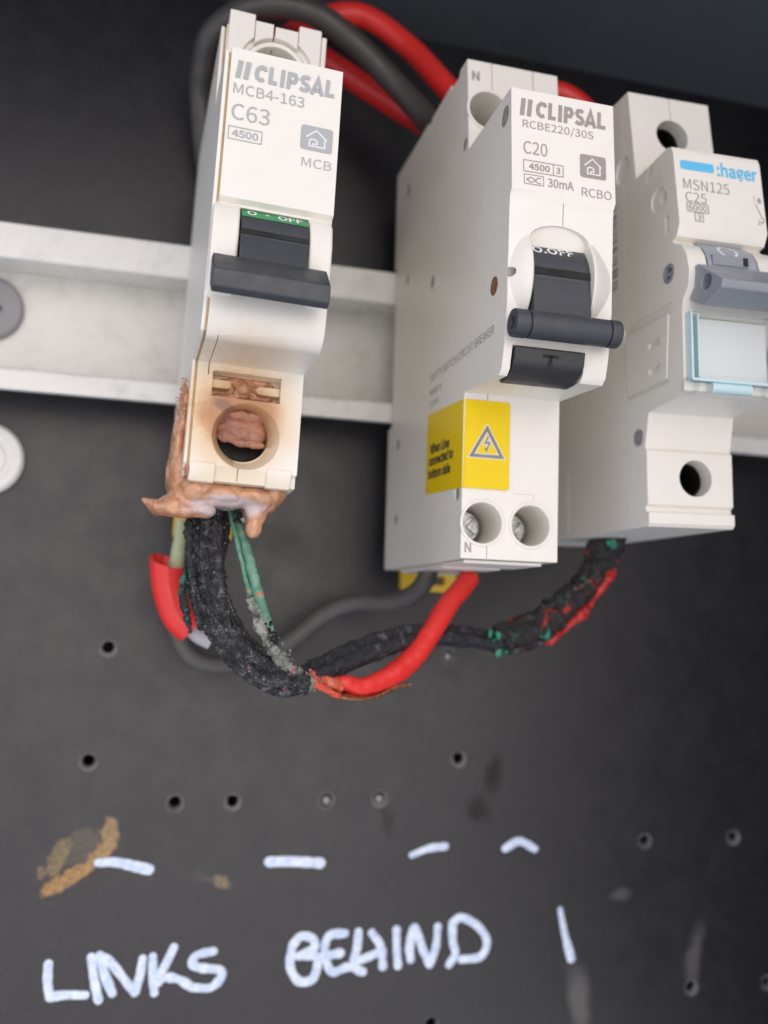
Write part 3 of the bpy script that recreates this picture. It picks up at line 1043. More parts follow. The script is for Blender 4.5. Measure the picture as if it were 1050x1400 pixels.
lump('melted_plug', [((0.2, 42.6, -29.9), (4.4, 1.9, 1.1)), ((-1.2, 41.6, -32.0), (3.3, 1.3, 2.3)), ((1.9, 41.8, -32.3), (2.7, 1.2, 2.3)), ((1.2, 42.6, -34.4), (3.0, 0.8, 0.8)), ((-2.4, 42.2, -33.4), (1.7, 1.0, 1.3)), ((0, 40.6, -31.6), (4.2, 1.2, 2.6))],
     M['plug'], mcb, 0.25, 0.28, 0.5, 4, 0.05)
lump('melted_window', [((-0.4, 43.2, -25.4), (1.6, 1.3, 1.8)), ((0.4, 43.0, -24.2), (4.8, 0.8, 0.8)), ((2.5, 43.0, -26.4), (2.6, 0.7, 0.9)), ((-3.0, 43.0, -27.2), (2.4, 0.8, 0.8))], M['melted'], mcb, 0.3, 0.3, 0.8, 9)
solid('bore_shade', circ(0.1, -33.4, 4.25), 30.2, 38.6, M['void'], mcb, 'd', 0)  # black disc added to imitate the dark depth of the bore
# melted skirt hanging from the bottom edge
balls = [((-6.0, 37, -42.6), (5.0, 7.5, 3.0)), ((-1.5, 39, -43.0), (5.5, 5.2, 2.2)), ((3.5, 39.5, -42.8), (5.0, 4.6, 1.9)), ((6.3, 40, -42.0), (2.4, 4.0, 1.5)),
         ((-9.4, 37.5, -39.5), (2.0, 5.5, 4.8)), ((-10.0, 38.5, -35.0), (1.25, 4.6, 5.0)), ((-9.6, 39, -31.0), (0.9, 4.0, 4.0)),
         ((-9.6, 38.5, -45.2), (2.9, 4.0, 2.0)), ((-11.6, 39.5, -45.9), (2.3, 2.6, 1.3)), ((-13.2, 39.8, -45.3), (1.8, 1.5, 0.8)), ((-14.3, 39.9, -44.9), (0.9, 0.9, 0.45)),
         ((-8.0, 40.5, -46.3), (3.2, 2.2, 1.3)), ((-5.2, 41.0, -46.0), (2.2, 1.8, 1.2)),
         ((3.7, 40.2, -45.5), (1.9, 1.8, 3.2)), ((3.5, 40.2, -47.8), (1.65, 1.65, 2.3)), ((4.6, 40.0, -43.6), (2.6, 2.4, 1.8)),
         ((0, 28, -43), (9.0, 10, 1.6))]
lump('melted_skirt', balls, M['melted'], mcb, 0.32, 0.32, 0.2, 2, 0.03)
# browned fibres frayed out of the side
bm = bmesh.new()
for k in range(170):
    z = random.gauss(-28.6, 1.9)
    p = Vector((-9.7 + random.uniform(-0.3, 0.4), 41 + random.uniform(-5, 3), z))
    q = p + Vector((-abs(random.gauss(0.45, 0.35)), random.uniform(-0.6, 0.8), random.gauss(0, 0.6))) 
    add_tube(bm, [p, (p + q) / 2 + Vector((0, 0, random.uniform(-0.2, 0.2))), q], lambda f: 0.16 * (1 - 0.7 * f), n=4, per=2)
for k in range(26):
    p = Vector((-8.2 + random.uniform(-0.6, 0.2), 45.6 + random.uniform(-0.3, 0.3), -40.2 + random.uniform(-0.6, 0.4)))
    q = p + Vector((random.uniform(-0.9, 0.2), random.uniform(0, 0.6), random.gauss(0, 0.5)))
    add_tube(bm, [p, (p + q) / 2, q], lambda f: 0.12 * (1 - 0.6 * f), n=4, per=2)
o = from_bm('burnt_fibres', bm, M['melted'], mcb, 60)
o['kind'] = 'stuff'
lump('melted_shoulder', [((-9.3, 40, -28.5), (0.7, 4, 2.6))], M['melted'], mcb, 0.25, 0.5, 0.9, 6, 0.2)


def din_clip(parent, x0, x1, z0, z1, d0, d1, hole):
    c = [cutprof(rrect(*hole, 0.5), d0 - 2, d1 + 2, 'd')]
    return solid('rail_clip', rrect(x0, x1, z0, z1, 1.2), d0, d1, M['yellow'], parent, 'd', 0.25, c)


din_clip(mcb, -7.6, 4.4, -46.8, -38, -2.0, 0.6, (-5.4, 2.2, -45.2, -43.6))

# ------------------------------------------------------------------ middle breaker
rc = root('circuit_breaker', 'tall white circuit breaker marked C20 with a folded yellow warning label on its lower corner', 'circuit breaker', 69.3, 0, 0, BG)
W = 9.0
prof = [(-3.5, 41.2), (20.3, 41.2), (21.0, 40.5), (22.4, 40.5), (22.8, 41.1), (34.5, 41.3), (35.0, 40.2), (39.3, 40.2), (39.8, 41.3), (43.7, 41.2), (45.5, 22.7),
        (64.9, 23.2), (65.8, 6.0), (65.1, 5.0), (64.95, 3.0), (64.6, -12), (63.6, -19), (62.7, -22.2), (61.6, -23.1), (45.9, -22.2), (45.6, -51.0),
        (-4.6, -51.0), (-4.8, -19.3), (-1.9, -19.0), (-1.9, 18.3), (-3.5, 18.3)]
cuts = [cutprof([(-0.35 - 5.35 * math.cos(math.radians(t)), -2.2 + 3.4 * math.sin(math.radians(t)) ** 0.8) for t in range(0, 181, 9)] + [(5.0, -14.2), (-5.7, -14.2)], 54, 70, 'd'),
        cutprof([(-7.6, -18.6), (4.9, -18.6), (4.9, -26), (-7.6, -26)], 57.5, 70, 'd'),
        cutcone((-5.2, -44.8), 'd', 3.55, 3.55, 33, 50), cutcone((3.8, -44.8), 'd', 3.55, 3.55, 33, 50),
        cutcone((-5.1, 31.2), 'd', 3.7, 3.7, 33, 50), cutcone((4.0, 31.2), 'd', 3.7, 3.7, 33, 50),
        cutcone((43.2, 24.8), 'x', 1.25, 1.25, -W - 1, -W + 1.4, 24), cutcone((62.4, 19.6), 'x', 1.7, 1.7, -W - 1, -W + 0.9, 24),
        cutcone((43.0, -39.6), 'x', 1.4, 1.4, -W - 1, -W + 0.7, 24), cutcone((3.4, -24.0), 'x', 1.4, 1.4, -W - 1, -W + 0.7, 24),
        cutcone((3.6, -40.4), 'x', 1.3, 1.3, -W - 1, -W + 0.7, 24), cutcone((25.6, 5.0), 'x', 1.35, 1.35, -W - 1, -W + 0.25, 24),
        cutcone((5.9, 33.4), 'x', 1.6, 1.6, -W - 1, -W + 0.3, 24), cutcone((7.4, 12.2), 'x', 1.2, 1.2, -W - 1, -W + 0.3, 24),
        cutbox(0.1, 0.24, 64.4, 67, 1.0, 5.0), cutbox(-4.75, -4.62, 43, 46.2, -23.6, -21), cutbox(-4.3, -4.17, 45.2, 47, -52, -48.4),
        cutbox(-4.3, -4.17, 43, 47, 34.9, 42), cutbox(3.9, 4.03, 43, 47, 35, 42), cutbox(0.6, 4.4, 45.5, 47, -39.5, -39.25), cutbox(4.25, 4.4, 45.5, 47, -40.6, -39.4),
        cutcone((64.9, -7.4), 'x', 0.8, 0.8, -W - 1, -W + 2.2, 20)]
solid('housing', prof, -W, W, M['white'], rc, bevel=0.25, cuts=cuts)
solid('terminal_shutter', rect(2.0, 30.0, -51.9, -51.1), -7.0, 4.8, M['hwhite'], rc, bevel=0.15)
solid('terminal_shutter', rect(30.5, 43.5, -51.7, -51.1), -7.6, 7.0, M['hwhite'], rc, bevel=0.15)
solid('terminal_mouth', circ(2.9, 20.0, 2.7), -52.0, -51.88, M['void'], rc, 'z', 0)
for x, z, r in ((-5.2, -44.8, 3.55), (3.8, -44.8, 3.55), (-5.1, 31.2, 3.7), (4.0, 31.2, 3.7)):
    bm = bmesh.new()
    dd = 45.7 if z < 0 else 44.75
    add_ring(bm, (x, z), r + 0.02, r + 0.55, dd - 0.6, dd + 0.28, 44)
    if z > 0:
        for v in bm.verts:
            v.co.y += (v.co.z / MM - 31.2) * 0.092 * MM
    finish('terminal_collar', bm, M['white'], rc, bevel=0.12)
    screw_head('terminal_screw', x - 0.2, z, 3.1, 37.2 if z < 0 else 35.6, M['steel'], rc, random.uniform(0, 1.5))
for pd_, pz_, pr_ in ((44.0 - 0.8, 24.8, 1.2), (62.4, 19.6, 1.65), (3.4, -24.0, 1.35), (3.6, -40.4, 1.25), (25.6, 5.0, 1.3), (5.9, 33.4, 1.55), (7.4, 12.2, 1.15)):
    solid('side_disc', circ(pd_, pz_, pr_, 26), -W + 0.09, -W + 1.5, M['recess_shade'], rc, 'x', 0)  # discs added in the recesses, their grey imitating shade
solid('rivet', circ(59.1, -7.7, 1.55, 28), -W - 0.06, -W + 0.4, M['copper'], rc, 'x', 0)
solid('side_disc', circ(43.0, -39.6, 1.25, 24), -W + 0.3, -W + 0.68, M['screwgrey'], rc, 'x', 0)
# toggle
for sgn, a_in, a_out in ((-1, -5.55, -9.02), (1, 4.75, 8.9)):
    bm = bmesh.new()
    pr_ = [(9.3, a_in), (9.6, a_in + sgn * 0.3), (9.35, a_in + sgn * 0.8), (8.7, a_in + sgn * 1.9), (a_out and 7.0, a_out)]
    rows = [[bm.verts.new(P(x, 57.6 + r * math.cos(2 * math.pi * k / 64), -7.2 + r * math.sin(2 * math.pi * k / 64))) for k in range(64)] for r, x in pr_]
    for a, b in zip(rows, rows[1:]):
        for k in range(64):
            bm.faces.new((a[k], a[(k + 1) % 64], b[(k + 1) % 64], b[k]))
    bm.faces.new(rows[0])
    bm.faces.new(rows[-1])
    finish('toggle_cheek', bm, M['white'], rc, [cutcone((64.9, -7.4), 'x', 0.8, 0.8, -W - 1, -W + 1.8, 20)] if sgn < 0 else [], 0)
tg = from_bm('toggle', (lambda b: (add_prism(b, circ(57.6, -7.6, 8.0, 56), -5.5, 4.7), b)[1])(bmesh.new()), M['dark'], rc, 40)
print_text('O.OFF', (-4.6, 2.6, 0.0, 1.8), drum_plane(57.6, -7.6, 8.0, 32), M['inkwhite'], tg, 0.01)
solid('toggle_slot', [(57, -6.6), (65.62, -6.2), (65.75, -7.4), (57, -8.0)], -5.48, 4.68, M['void'], tg, 'x', 0)
solid('toggle_neck', [(57, -7.9), (65.8, -8.0), (66.2, -10.5), (66.6, -13.4), (66.8, -17.0), (62, -17.0)], -5.3, 4.5, M['dark'], tg, 'x', 0.35)
bm = bmesh.new()
add_cone(bm, (66.9, -16.2), 'x', 2.15, 2.15, -6.5, 6.7, 40)
finish('toggle_bar', bm, M['dark'], tg, bevel=0.12)
for a0, a1 in ((-9.1, -6.7), (6.9, 8.8)):
    bm = bmesh.new()
    add_cone(bm, (66.9, -16.2), 'x', 2.2, 2.2, a0, a1, 40)
    finish('bar_end', bm, M['dark'], tg, [cutcone((66.9, -16.2), 'x', 0.85, 0.85, a0 - 1, a0 + 1.2, 20)] if a0 < 0 else [], 0.3)
bm = bmesh.new()
add_cone(bm, (66.9, -16.2), 'x', 1.85, 1.85, -6.8, 7.2, 32)
from_bm('bar_core', bm, M['black'], tg, 40)
solid('toggle_hood', [(57, 1.4), (64.4, 1.3), (62.9, -2.6), (57, -2.6)], -5.72, 5.02, M['white'], rc, 'x', 0.0)
# test button with its T
tb = solid('test_button', [(57.8, -18.9), (64.3, -18.9), (64.0, -20.9), (63.3, -21.8), (60.4, -23.3), (57.8, -23.3)], -7.3, 4.6, M['black'], rc, 'x', 0.2)
pt = lambda a, b, h: P(a, 64.34 + (b + 0.3 + 18.9) * 0.15 + h, b + 0.3)
print_lines('letter_mark', [[(-2.6, -20.25), (0.0, -20.25)], [(-1.3, -20.25), (-1.3, -22.0)]], 0.6, pt, M['void'], tb, 0.03)
print_lines('letter_edge', [[(-2.6, -19.98), (0.15, -19.98)], [(0.15, -19.98), (0.15, -20.45)]], 0.1, pt, M['dark'], tb, 0.035)
# print on the label face (the face leans back by 0.05)
tilt = lambda a, b, h: P(a, 65.84 - (b - 6.0) * 0.0523 + h, b)
_F = FRONT
FRONT = lambda d0: tilt if d0 == 'rc' else _F(d0)
brand_mark(-7.6, 7.5, 18.6, 21.6, 'rc', M['inkwarm'], rc)
print_text('RCBE220/30S', (-7.1, 5.3, 16.3, 18.0), FRONT('rc'), M['inkwarm'], rc)
print_text('C20', (-7.0, -2.9, 12.1, 14.3), FRONT('rc'), M['inkwarm'], rc)
print_lines('printed_frame', [frame_box(-7.0, -0.2, 9.1, 11.0), [(-1.9, 9.1), (-1.9, 11.0)]], 0.14, FRONT('rc'), M['inkwarm'], rc)
print_text('4500', (-6.1, -2.5, 9.5, 10.6), FRONT('rc'), M['inkwarm'], rc, 0.01)
print_text('3', (-1.4, -0.7, 9.5, 10.6), FRONT('rc'), M['inkwarm'], rc, 0.01)
print_lines('printed_frame', [frame_box(-6.9, -3.6, 7.0, 8.6)], 0.12, FRONT('rc'), M['inkwarm'], rc)
print_lines('printed_symbol', [[(-6.5, 7.5), (-5.9, 8.2), (-5.2, 7.9), (-4.6, 7.3), (-4.0, 7.3)], [(-6.5, 7.9), (-5.9, 7.3), (-5.2, 7.5), (-4.6, 8.2), (-4.0, 8.2)]], 0.16, FRONT('rc'), M['inkwarm'], rc)
print_text('30mA', (-2.9, 1.6, 7.0, 8.5), FRONT('rc'), M['inkwarm'], rc, 0.006)
house_icon(2.8, 7.4, 9.7, 13.7, 'rc', M['inkwarm'], rc)
print_text('RCBO', (3.0, 8.3, 6.4, 7.9), FRONT('rc'), M['inkwarm'], rc)
FRONT = _F
print_text('N', (-8.3, -7.1, -50.0, -48.2), FRONT(45.62), M['inkwarm'], rc, 0.01)
print_text('N', (-8.2, -6.7, 37.0, 38.9), lambda a, b, h: P(a, 44.0 - (b - 38.2) * 0.097 + h + 0.03, b), M['inkwarm'], rc, 0.012)
print_text('SAFETY SWITCH/CIRCUIT BREAKER', (26.0, 59.3, -16.0, -14.0), LEFT(-W), M['inkmid'], rc, 0.0)
print_text('Made in', (26.0, 33.0, -18.4, -16.9), LEFT(-W), M['inkmid'], rc)
print_text('CHINA', (26.0, 31.5, -20.8, -19.5), LEFT(-W), M['inkmid'], rc)
# yellow label folded round the corner
bm = bmesh.new()
out = [(24.8, -21.8), (45.9, -23.3)]
ST = 0.06
v = [bm.verts.new(P(-W - ST, d, z)) for d, z in ((24.8, -37.6), (45.6, -38.9), (45.6, -23.3), (25.0, -21.9))]
bm.faces.new(v)
v1 = [v[1], v[2]]
a = bm.verts.new(P(-W + 0.25, 45.98, -38.9))
b = bm.verts.new(P(-W + 0.25, 45.98, -23.3))
bm.faces.new((v[1], a, b, v[2]))
pts = [(x, z) for x, z in rrect(-9.0, -0.45, -38.9, -23.3, 0.5)]
pts = [p for p in pts if p[0] > -8]
fv = [bm.verts.new(P(x, 45.98, z)) for x, z in pts]
# outline: starts at the right edge, so close it with the fold's two corners
k = [i for i, p in enumerate(pts) if p[1] > -30][-1]
bm.faces.new(fv[:k + 1] + [b, a] + fv[k + 1:])
st = from_bm('warning_label', bm, M['sticker'], rc, 30)
tri = [(-4.7, -28.2), (-1.9, -33.15), (-7.5, -33.15), (-4.7, -28.2)]
print_lines('warning_symbol', [tri], 0.86, FRONT(45.98), M['label'], st, 0.02)
print_lines('warning_symbol', [tri], 0.6, FRONT(45.98), M['inkmid'], st, 0.035)
bolt = [[(-4.55, -28.7), (-5.4, -30.9), (-4.75, -30.9), (-5.1, -32.2), (-4.75, -31.1), (-4.0, -30.3), (-4.6, -30.3), (-4.1, -28.7)]]
print_lines('warning_symbol', [[(-4.45, -29.6), (-5.0, -30.9), (-4.2, -30.7), (-4.7, -32.0)]], 0.56, FRONT(45.98), M['label'], st, 0.02)
print_lines('warning_symbol', [[(-4.45, -29.6), (-5.0, -30.9), (-4.2, -30.7), (-4.7, -32.0)]], 0.32, FRONT(45.98), M['inkmid'], st, 0.035)
print_fill('warning_symbol', [[(-4.82, -32.5), (-5.15, -31.75), (-4.35, -31.65)]], FRONT(45.98), M['inkmid'], st, 0.04)
for s, z, a1, s0 in (('When Line', -29.1, 38.6, 27.3), ('connected to', -31.4, 40.8, 26.6), ('bottom side', -33.9, 39.4, 26.4)):
    print_text(s, (s0, a1, z - 1.0, z + 1.0), LEFT(-W - ST), M['inkdark'], st, 0.02, 0, 'printed_text', 0.02, -0.5)
din_clip(rc, -6.0, 6.6, -55.6, -44, -3.2, -0.6, (-1.6, 4.0, -54.0, -52.2))

# ------------------------------------------------------------------ right-hand breaker
hg = root('circuit_breaker', 'white circuit breaker marked C25 with a grey toggle above a clear label window', 'circuit breaker', 102.1, 0, 0, BG, (0, -0.022, 0))
HW = 8.75
prof = [(-3, 40.2), (38.3, 40.4), (45.0, 40.2), (47.3, 21.6), (57.8, 22.3), (59.0, 21.9), (59.5, 20.6), (60.9, 7.3), (59.9, 5.3), (58.6, 5.0), (59.0, 4.4), (61.3, 3.2), (62.6, 1.2),
        (63.3, -1.8), (62.9, -4.6), (61.3, -6.3), (61.0, -8.0), (60.9, -21.9), (60.0, -22.6), (49.8, -23.4), (48.4, -29.6), (48.9, -30.2), (48.9, -39.8), (48.2, -40.2), (48.2, -41.0), (49.2, -41.3),
        (49.2, -43.2), (48.6, -43.8), (-3, -43.6), (-3, -18.9), (-1.7, -18.9), (-1.7, 18.4), (-3, 18.4)]
cuts = [cutcone((1.1, -34.8), 'd', 3.35, 3.35, 20, 55), cutcone((0.0, 32.0), 'd', 3.4, 3.4, 20, 55),
        cutcone((42.4, 25.6), 'x', 2.6, 2.6, -HW - 1, -HW + 0.5, 30), cutcone((54.5, 14.2), 'x', 2.3, 2.3, -HW - 1, -HW + 0.3, 30), cutcone((56.0, 13.8), 'x', 1.35, 1.35, -HW - 1, -HW + 1.4, 24),
        cutcone((57.2, -0.4), 'x', 1.75, 1.75, -HW - 1, -HW + 1.6, 30), cutcone((46.0, -27.3), 'x', 1.75, 1.75, -HW - 1, -HW + 0.35, 30),
        cutprof([(50.8, 18.8), (52.9, 20.6), (52.9, 22.2), (50.8, 20.2)], -HW - 1, -HW + 0.8), cutbox(-HW - 1, -HW + 0.8, 56.5, 57.8, 7.0, 10.2),
        cutprof([(41.6, -19.6), (56.4, -19.6), (57.8, -5.6), (41.6, -5.6)], -HW - 1, -HW + 0.35), cutbox(-HW - 1, -HW + 0.22, 17.5, 18.1, -42.8, -30.0),
        cutbox(-HW - 1, -HW + 0.1, 19, 43.0, -29.6, -29.45), cutbox(-HW - 1, -HW + 0.12, 42.9, 43.1, -42, 39), cutbox(-5.2, 5.2, 50, 70, -6.5, 3.6), cutbox(-7.9, 9.5, 59.2, 70, -20.2, -8.6), cutbox(0.0, 0.12, 44, 47, 35.5, 42)]
solid('housing', prof, -HW, HW, M['hwhite'], hg, bevel=0.25, cuts=cuts)
solid('side_latch', [(42.6, -18.9), (56.0, -18.9), (57.0, -7.5), (42.6, -7.5)], -HW - 0.25, -HW + 0.5, M['hwhite'], hg, bevel=0.15,
      cuts=[cutprof([(50.6, -12.3), (54.2, -11.9), (54.2, -10.8), (50.6, -11.2)], -HW - 1, -HW + 0.4), cutprof([(50.6, -17.0), (54.2, -16.6), (54.2, -15.5), (50.6, -15.9)], -HW - 1, -HW + 0.4)])
bm = bmesh.new()
add_cone(bm, (57.2, -0.4), 'x', 1.65, 1.65, -HW - 0.12, -HW + 1.5, 30)
o = finish('pivot_pin', bm, M['greymid'], hg, [cutcone((57.2, -0.4), 'x', 1.15, 1.15, -HW - 1, -HW + 1.0, 24)], 0.1)
solid('pin_slot', rect(56.0, 58.4, -0.75, -0.05), -HW + 0.3, -HW + 1.05, M['greymid'], o, 'x', 0.05)
solid('side_disc', circ(46.0, -27.3, 1.4, 26), -HW - 0.05, -HW + 0.3, M['screwgrey'], hg, 'x', 0.08)
for (x, z) in ((1.1, -34.8), (0.0, 32.0)):
    solid('terminal_floor', circ(x, z, 3.3, 32), 20.3, 22.5, M['void'], hg, 'd', 0)
    bm = bmesh.new()
    add_ring(bm, (x, z), 3.1, 3.34, 22.6, 45.6 if z < 0 else 42.6, 36)
    from_bm('terminal_cage', bm, M['cage'], hg, 40)
    screw_head('terminal_screw', x, z, 2.4, 24.5, M['screwgrey'], hg, 0.9)
# toggle
tg = from_bm('toggle', (lambda b: (add_prism(b, circ(55.6, -1.6, 7.3, 48), -4.7, 4.9), b)[1])(bmesh.new()), M['greyblue'], hg, 40)
dp = drum_plane(55.6, -1.6, 7.3, 0)
ell = [(0.2 + 1.7 * math.cos(t), 4.9 + 1.6 * math.sin(t)) for t in [2 * math.pi * i / 28 for i in range(28)]]
print_lines('off_mark', [ell + [ell[0]]], 0.45, dp, M['inkwhite'], tg, 0.04)
solid('toggle_recess', [(55, -0.6), (63.0, -0.3), (63.0, 1.5), (55, 1.8)], -3.9, 3.1, M['greymid'], tg, 'x', 0)
solid('recess_gap', rect(2.0, 3.0, -0.1, 1.4), 62.5, 63.04, M['void'], tg, 'd', 0)
solid('toggle_bar', [(60.2, -1.2), (64.0, -1.0), (70.7, -6.0), (70.2, -7.3), (65.2, -8.6), (61.6, -6.6)], -7.6, 9.4, M['greymid'], tg, 'x', 0.3, seg=3,
      cuts=[cutcone((66.2, -4.9), 'x', 1.3, 1.3, -9, -5.6, 24)])
solid('toggle_neck', [(57, -1.4), (62.6, -1.4), (63.2, -5.0), (57, -5.6)], -4.6, 4.8, M['greymid'], tg, 'x', 0.2)
# clear window with a card
solid('window_card', rect(-7.7, 8.6, -20.0, -8.8), 59.0, 59.6, M['card'], hg, 'd', 0.05)
dr = solid('label_window', rect(61.35, 62.5, -20.6, -8.5), -8.2, 8.7, M['clear'], hg, 'x', 0.25)
for pr_, a0, a1 in ((rect(-8.25, -7.85, -20.4, -8.6), 61.2, 62.65), (rect(-7.0, -6.7, -20.0, -9.2), 61.3, 62.7)):
    solid('window_edge', pr_, a0, a1, M['teal'], dr, 'd', 0.1)
solid('window_edge', rect(-8.1, 8.7, -20.6, -20.1), 61.3, 62.7, M['teal'], dr, 'd', 0.1)
for a0, a1, r in ((-8.9, -6.9, 1.35), (-6.8, -4.4, 1.15), (-4.2, 3.6, 1.0), (3.8, 6.4, 1.15), (6.6, 8.9, 1.35)):
    bm = bmesh.new()
    add_cone(bm, (61.5, -21.3), 'x', r, r, a0, a1, 28)
    finish('window_hinge', bm, M['clear'] if r > 1.1 else M['teal'], dr, bevel=0.2)
# print
lp = lambda a, b, h: P(a, 60.95 - (b - 7.3) * 0.1053 + h, b)
print_fill('printed_logo', [rrect(-7.6, -0.9, 17.7, 19.4, 0.45)], lp, M['inkblue'], hg)
print_text(':hager', (-0.3, 7.9, 16.5, 20.0), lp, M['inkblue'], hg, 0.012, 0, 'printed_logo')
print_text('MSN125', (-7.3, 1.8, 13.9, 15.9), lp, M['inkmid'], hg, -0.004)
print_text('C25', (-7.1, -3.0, 11.5, 13.4), lp, M['inkmid'], hg, -0.004)
print_lines('printed_frame', [frame_box(-7.0, -2.8, 9.7, 11.3), frame_box(-5.6, -4.0, 8.0, 9.6)], 0.12, lp, M['inkmid'], hg)
print_text('6000', (-6.7, -3.1, 9.95, 11.05), lp, M['inkmid'], hg)
print_text('3', (-5.2, -4.4, 8.25, 9.35), lp, M['inkmid'], hg)
print_lines('printed_symbol', [[(6.9, 12.9), (7.9, 10.6)], [(7.9, 10.6), (7.9, 10.2), (8.3, 10.2), (8.3, 9.5), (7.8, 9.5), (7.8, 9.0)], [(7.3, 13.2), (8.3, 13.2)], [(7.4, 13.9), (8.2, 13.5)], [(7.4, 13.5), (8.2, 13.9)], [(7.8, 14.3), (7.8, 13.2)]], 0.13, lp, M['inkmid'], hg)
print_text('1', (6.6, 6.9, 13.4, 14.3), lp, M['inkmid'], hg)
print_text('2', (7.0, 7.5, 8.9, 9.8), lp, M['inkmid'], hg)
z = 19.6
lines = []
while z > 2.2:
    w = random.choice((0.18, 0.18, 0.32, 0.5))
    lines.append(rect(37.0, 40.0, z - w, z))
    z -= w + random.choice((0.2, 0.28, 0.45, 0.9))
print_fill('printed_barcode', lines, LEFT(-HW), M['inkmid'], hg)
print_fill('printed_dash', [rect(26.0, 26.4, zz, zz + 1.3) for zz in (-41, -38.6, -36.2, -33.8, -31.4)], LEFT(-HW), M['label'], hg)

# ------------------------------------------------------------------ cables above
tag(tube('grey_cable', [(22, -10, 26), (17.0, -11, 40), (14.6, -8, 53.5), (14.4, -3, 59), (15.9, 3, 63.8), (23.7, 8, 68), (35.3, 10, 68.3), (45.2, 10, 63.6), (55.4, 10, 55.3), (61.7, 14, 46.0), (63.2, 19, 39.5), (63.4, 20, 34)], 2.65, M['greycable'], None, n=20),
    'thick dark grey cable looping behind the burnt breaker up and over to the middle breaker', 'cable', 'cables above the breakers')
tag(tube('red_cable', [(24, 20, 36), (25.5, 14, 47), (29.5, 4, 61), (35.0, -3, 72.0), (42.6, -4, 78.0), (51.2, -3, 79.0), (61.3, 0, 71.3), (67.9, 8, 58.2), (71.8, 16, 47.5), (73, 20, 38)], 2.65, M['redbright'], None, n=20),
    'bright red cable arching highest over to the top of the middle breaker', 'cable', 'cables above the breakers')
tag(tube('red_cable', [(23, -9, 24), (18.5, -11, 42), (17.5, -10, 56), (22, -8, 66), (32, -6, 71), (41.4, -4, 67.2), (51.5, -2, 60.8), (62.2, 2, 53.0), (67, 12, 44), (69, 16, 36)], 2.7, M['red'], None, n=20),
    'darker red cable running behind the grey one, from the burnt breaker to the middle breaker', 'cable', 'cables above the breakers')
tag(tube('red_cable', [(78, 18, 37), (79, 17, 46), (84, 17, 53.5), (91, 18, 55.2), (97, 19, 51.5), (100, 20, 44), (101, 20, 36)], 2.4, M['red'], None, n=20),
    'short red cable bump showing between the middle breaker and the one with the clear window', 'cable', 'cables above the breakers')

# ------------------------------------------------------------------ cables below
# charred bundle out of the burnt breaker
bun = root('charred_cable_bundle', 'thick bundle of charred black cables hanging from the melted end of the burnt breaker', 'burnt cable', 20, 34, -44)
bx = lambda pts: [(x - 20, d - 34, z + 44) for x, d, z in pts]
bundle_c = []
strands = [[(16.6, 31, -38), (16.4, 33, -47), (16.7, 35, -56.4), (20.1, 36, -65.6), (26.0, 36.2, -71.2), (31.6, 35.5, -73.0), (36.2, 34.5, -73.4)],
           [(19.7, 32, -38), (19.8, 35, -47), (20.6, 37, -57), (23.9, 38, -64.6), (28.6, 38, -70.3), (33.2, 37, -72.4), (36.8, 35.2, -72.7)],
           [(19.8, 27, -38), (19.2, 29, -47), (20.6, 31.5, -56), (24.0, 33.5, -63.5), (28.8, 35.5, -69.0), (33.4, 35, -71.4), (37.2, 34, -72.2)]]
mid = [tuple((a + b) / 2 for a, b in zip(p, q)) for p, q in zip(strands[0], strands[1])]
for k, (off, dd, r0, mm_) in enumerate(((-2.1, 0.0, 1.15, 'char'), (-0.3, 0.9, 1.30, 'char'), (1.65, 0.9, 1.25, 'char'), (2.9, -0.6, 0.95, 'charblue'), (0.2, -1.6, 1.3, 'charblue'))):
    pts = []
    for i, p in enumerate(mid):
        a, b = Vector(mid[max(i - 1, 0)]), Vector(mid[min(i + 1, len(mid) - 1)])
        t = b - a
        nv = Vector((-t.z, 0, t.x)).normalized()
        f = i / (len(mid) - 1)
        o_ = off * (1 - 0.42 * f) + 0.35 * math.sin(2.3 * i + k * 1.9)
        pts.append((p[0] + nv.x * o_, p[1] + dd * (1 - 0.3 * f) + 0.35 * math.sin(1.7 * i + k), p[2] + nv.z * o_))
    bm = bmesh.new()
    c = add_tube(bm, bx(pts), lambda f: r0 * (1 - 0.12 * f), n=36, per=30, rough=0.30, fs=1.15, seed=k + 1, lump=0.28, ridge=0.42)
    from_bm('charred_strand', bm, M[mm_], bun, 70)
    bundle_c.append(c)
bm = bmesh.new()
for k in range(26):
    c = random.choice(bundle_c)
    i0 = int(len(c) * random.uniform(0.05, 0.75))
    ln = int(len(c) * random.uniform(0.08, 0.24))
    a = random.uniform(-0.9, 3.6)
    q = []
    for i in range(i0, min(i0 + ln, len(c) - 1), 6):
        a += random.uniform(-0.12, 0.12)
        r = random.uniform(1.0, 1.35) * (1 - 0.3 * (i / len(c)) ** 2)
        q.append((c[i].x + r * math.cos(a), c[i].y + abs(r * math.sin(a)), c[i].z))
    if len(q) > 2:
        q[-1] = (q[-1][0] + random.uniform(-0.7, 0.7), q[-1][1] + random.uniform(0, 0.7), q[-1][2])
        w_ = random.uniform(0.14, 0.34)
        add_tube(bm, q, lambda f: w_ * (1.05 - f * 0.7), n=7, per=5, rough=0.10, fs=1.6, seed=k)
o = from_bm('ragged_strips', bm, M['char'], bun, 60)
o['kind'] = 'stuff'
sp = []
for k in range(560):
    c = random.choice(bundle_c)
    i = int(len(c) * random.uniform(0.12, 0.98))
    p = c[min(i, len(c) - 1)]
    a = random.uniform(0, 2 * math.pi)
    r = random.uniform(0.95, 1.4) * (1 - 0.3 * (i / len(c)) ** 2)
    sp.append((p.x + r * math.cos(a), p.y + abs(r * math.sin(a)) * 0.9, p.z + random.uniform(-0.6, 0.6)))
bits('soot_crumbs', sp[:250], M['soot'], bun, 0.12, 0.34)
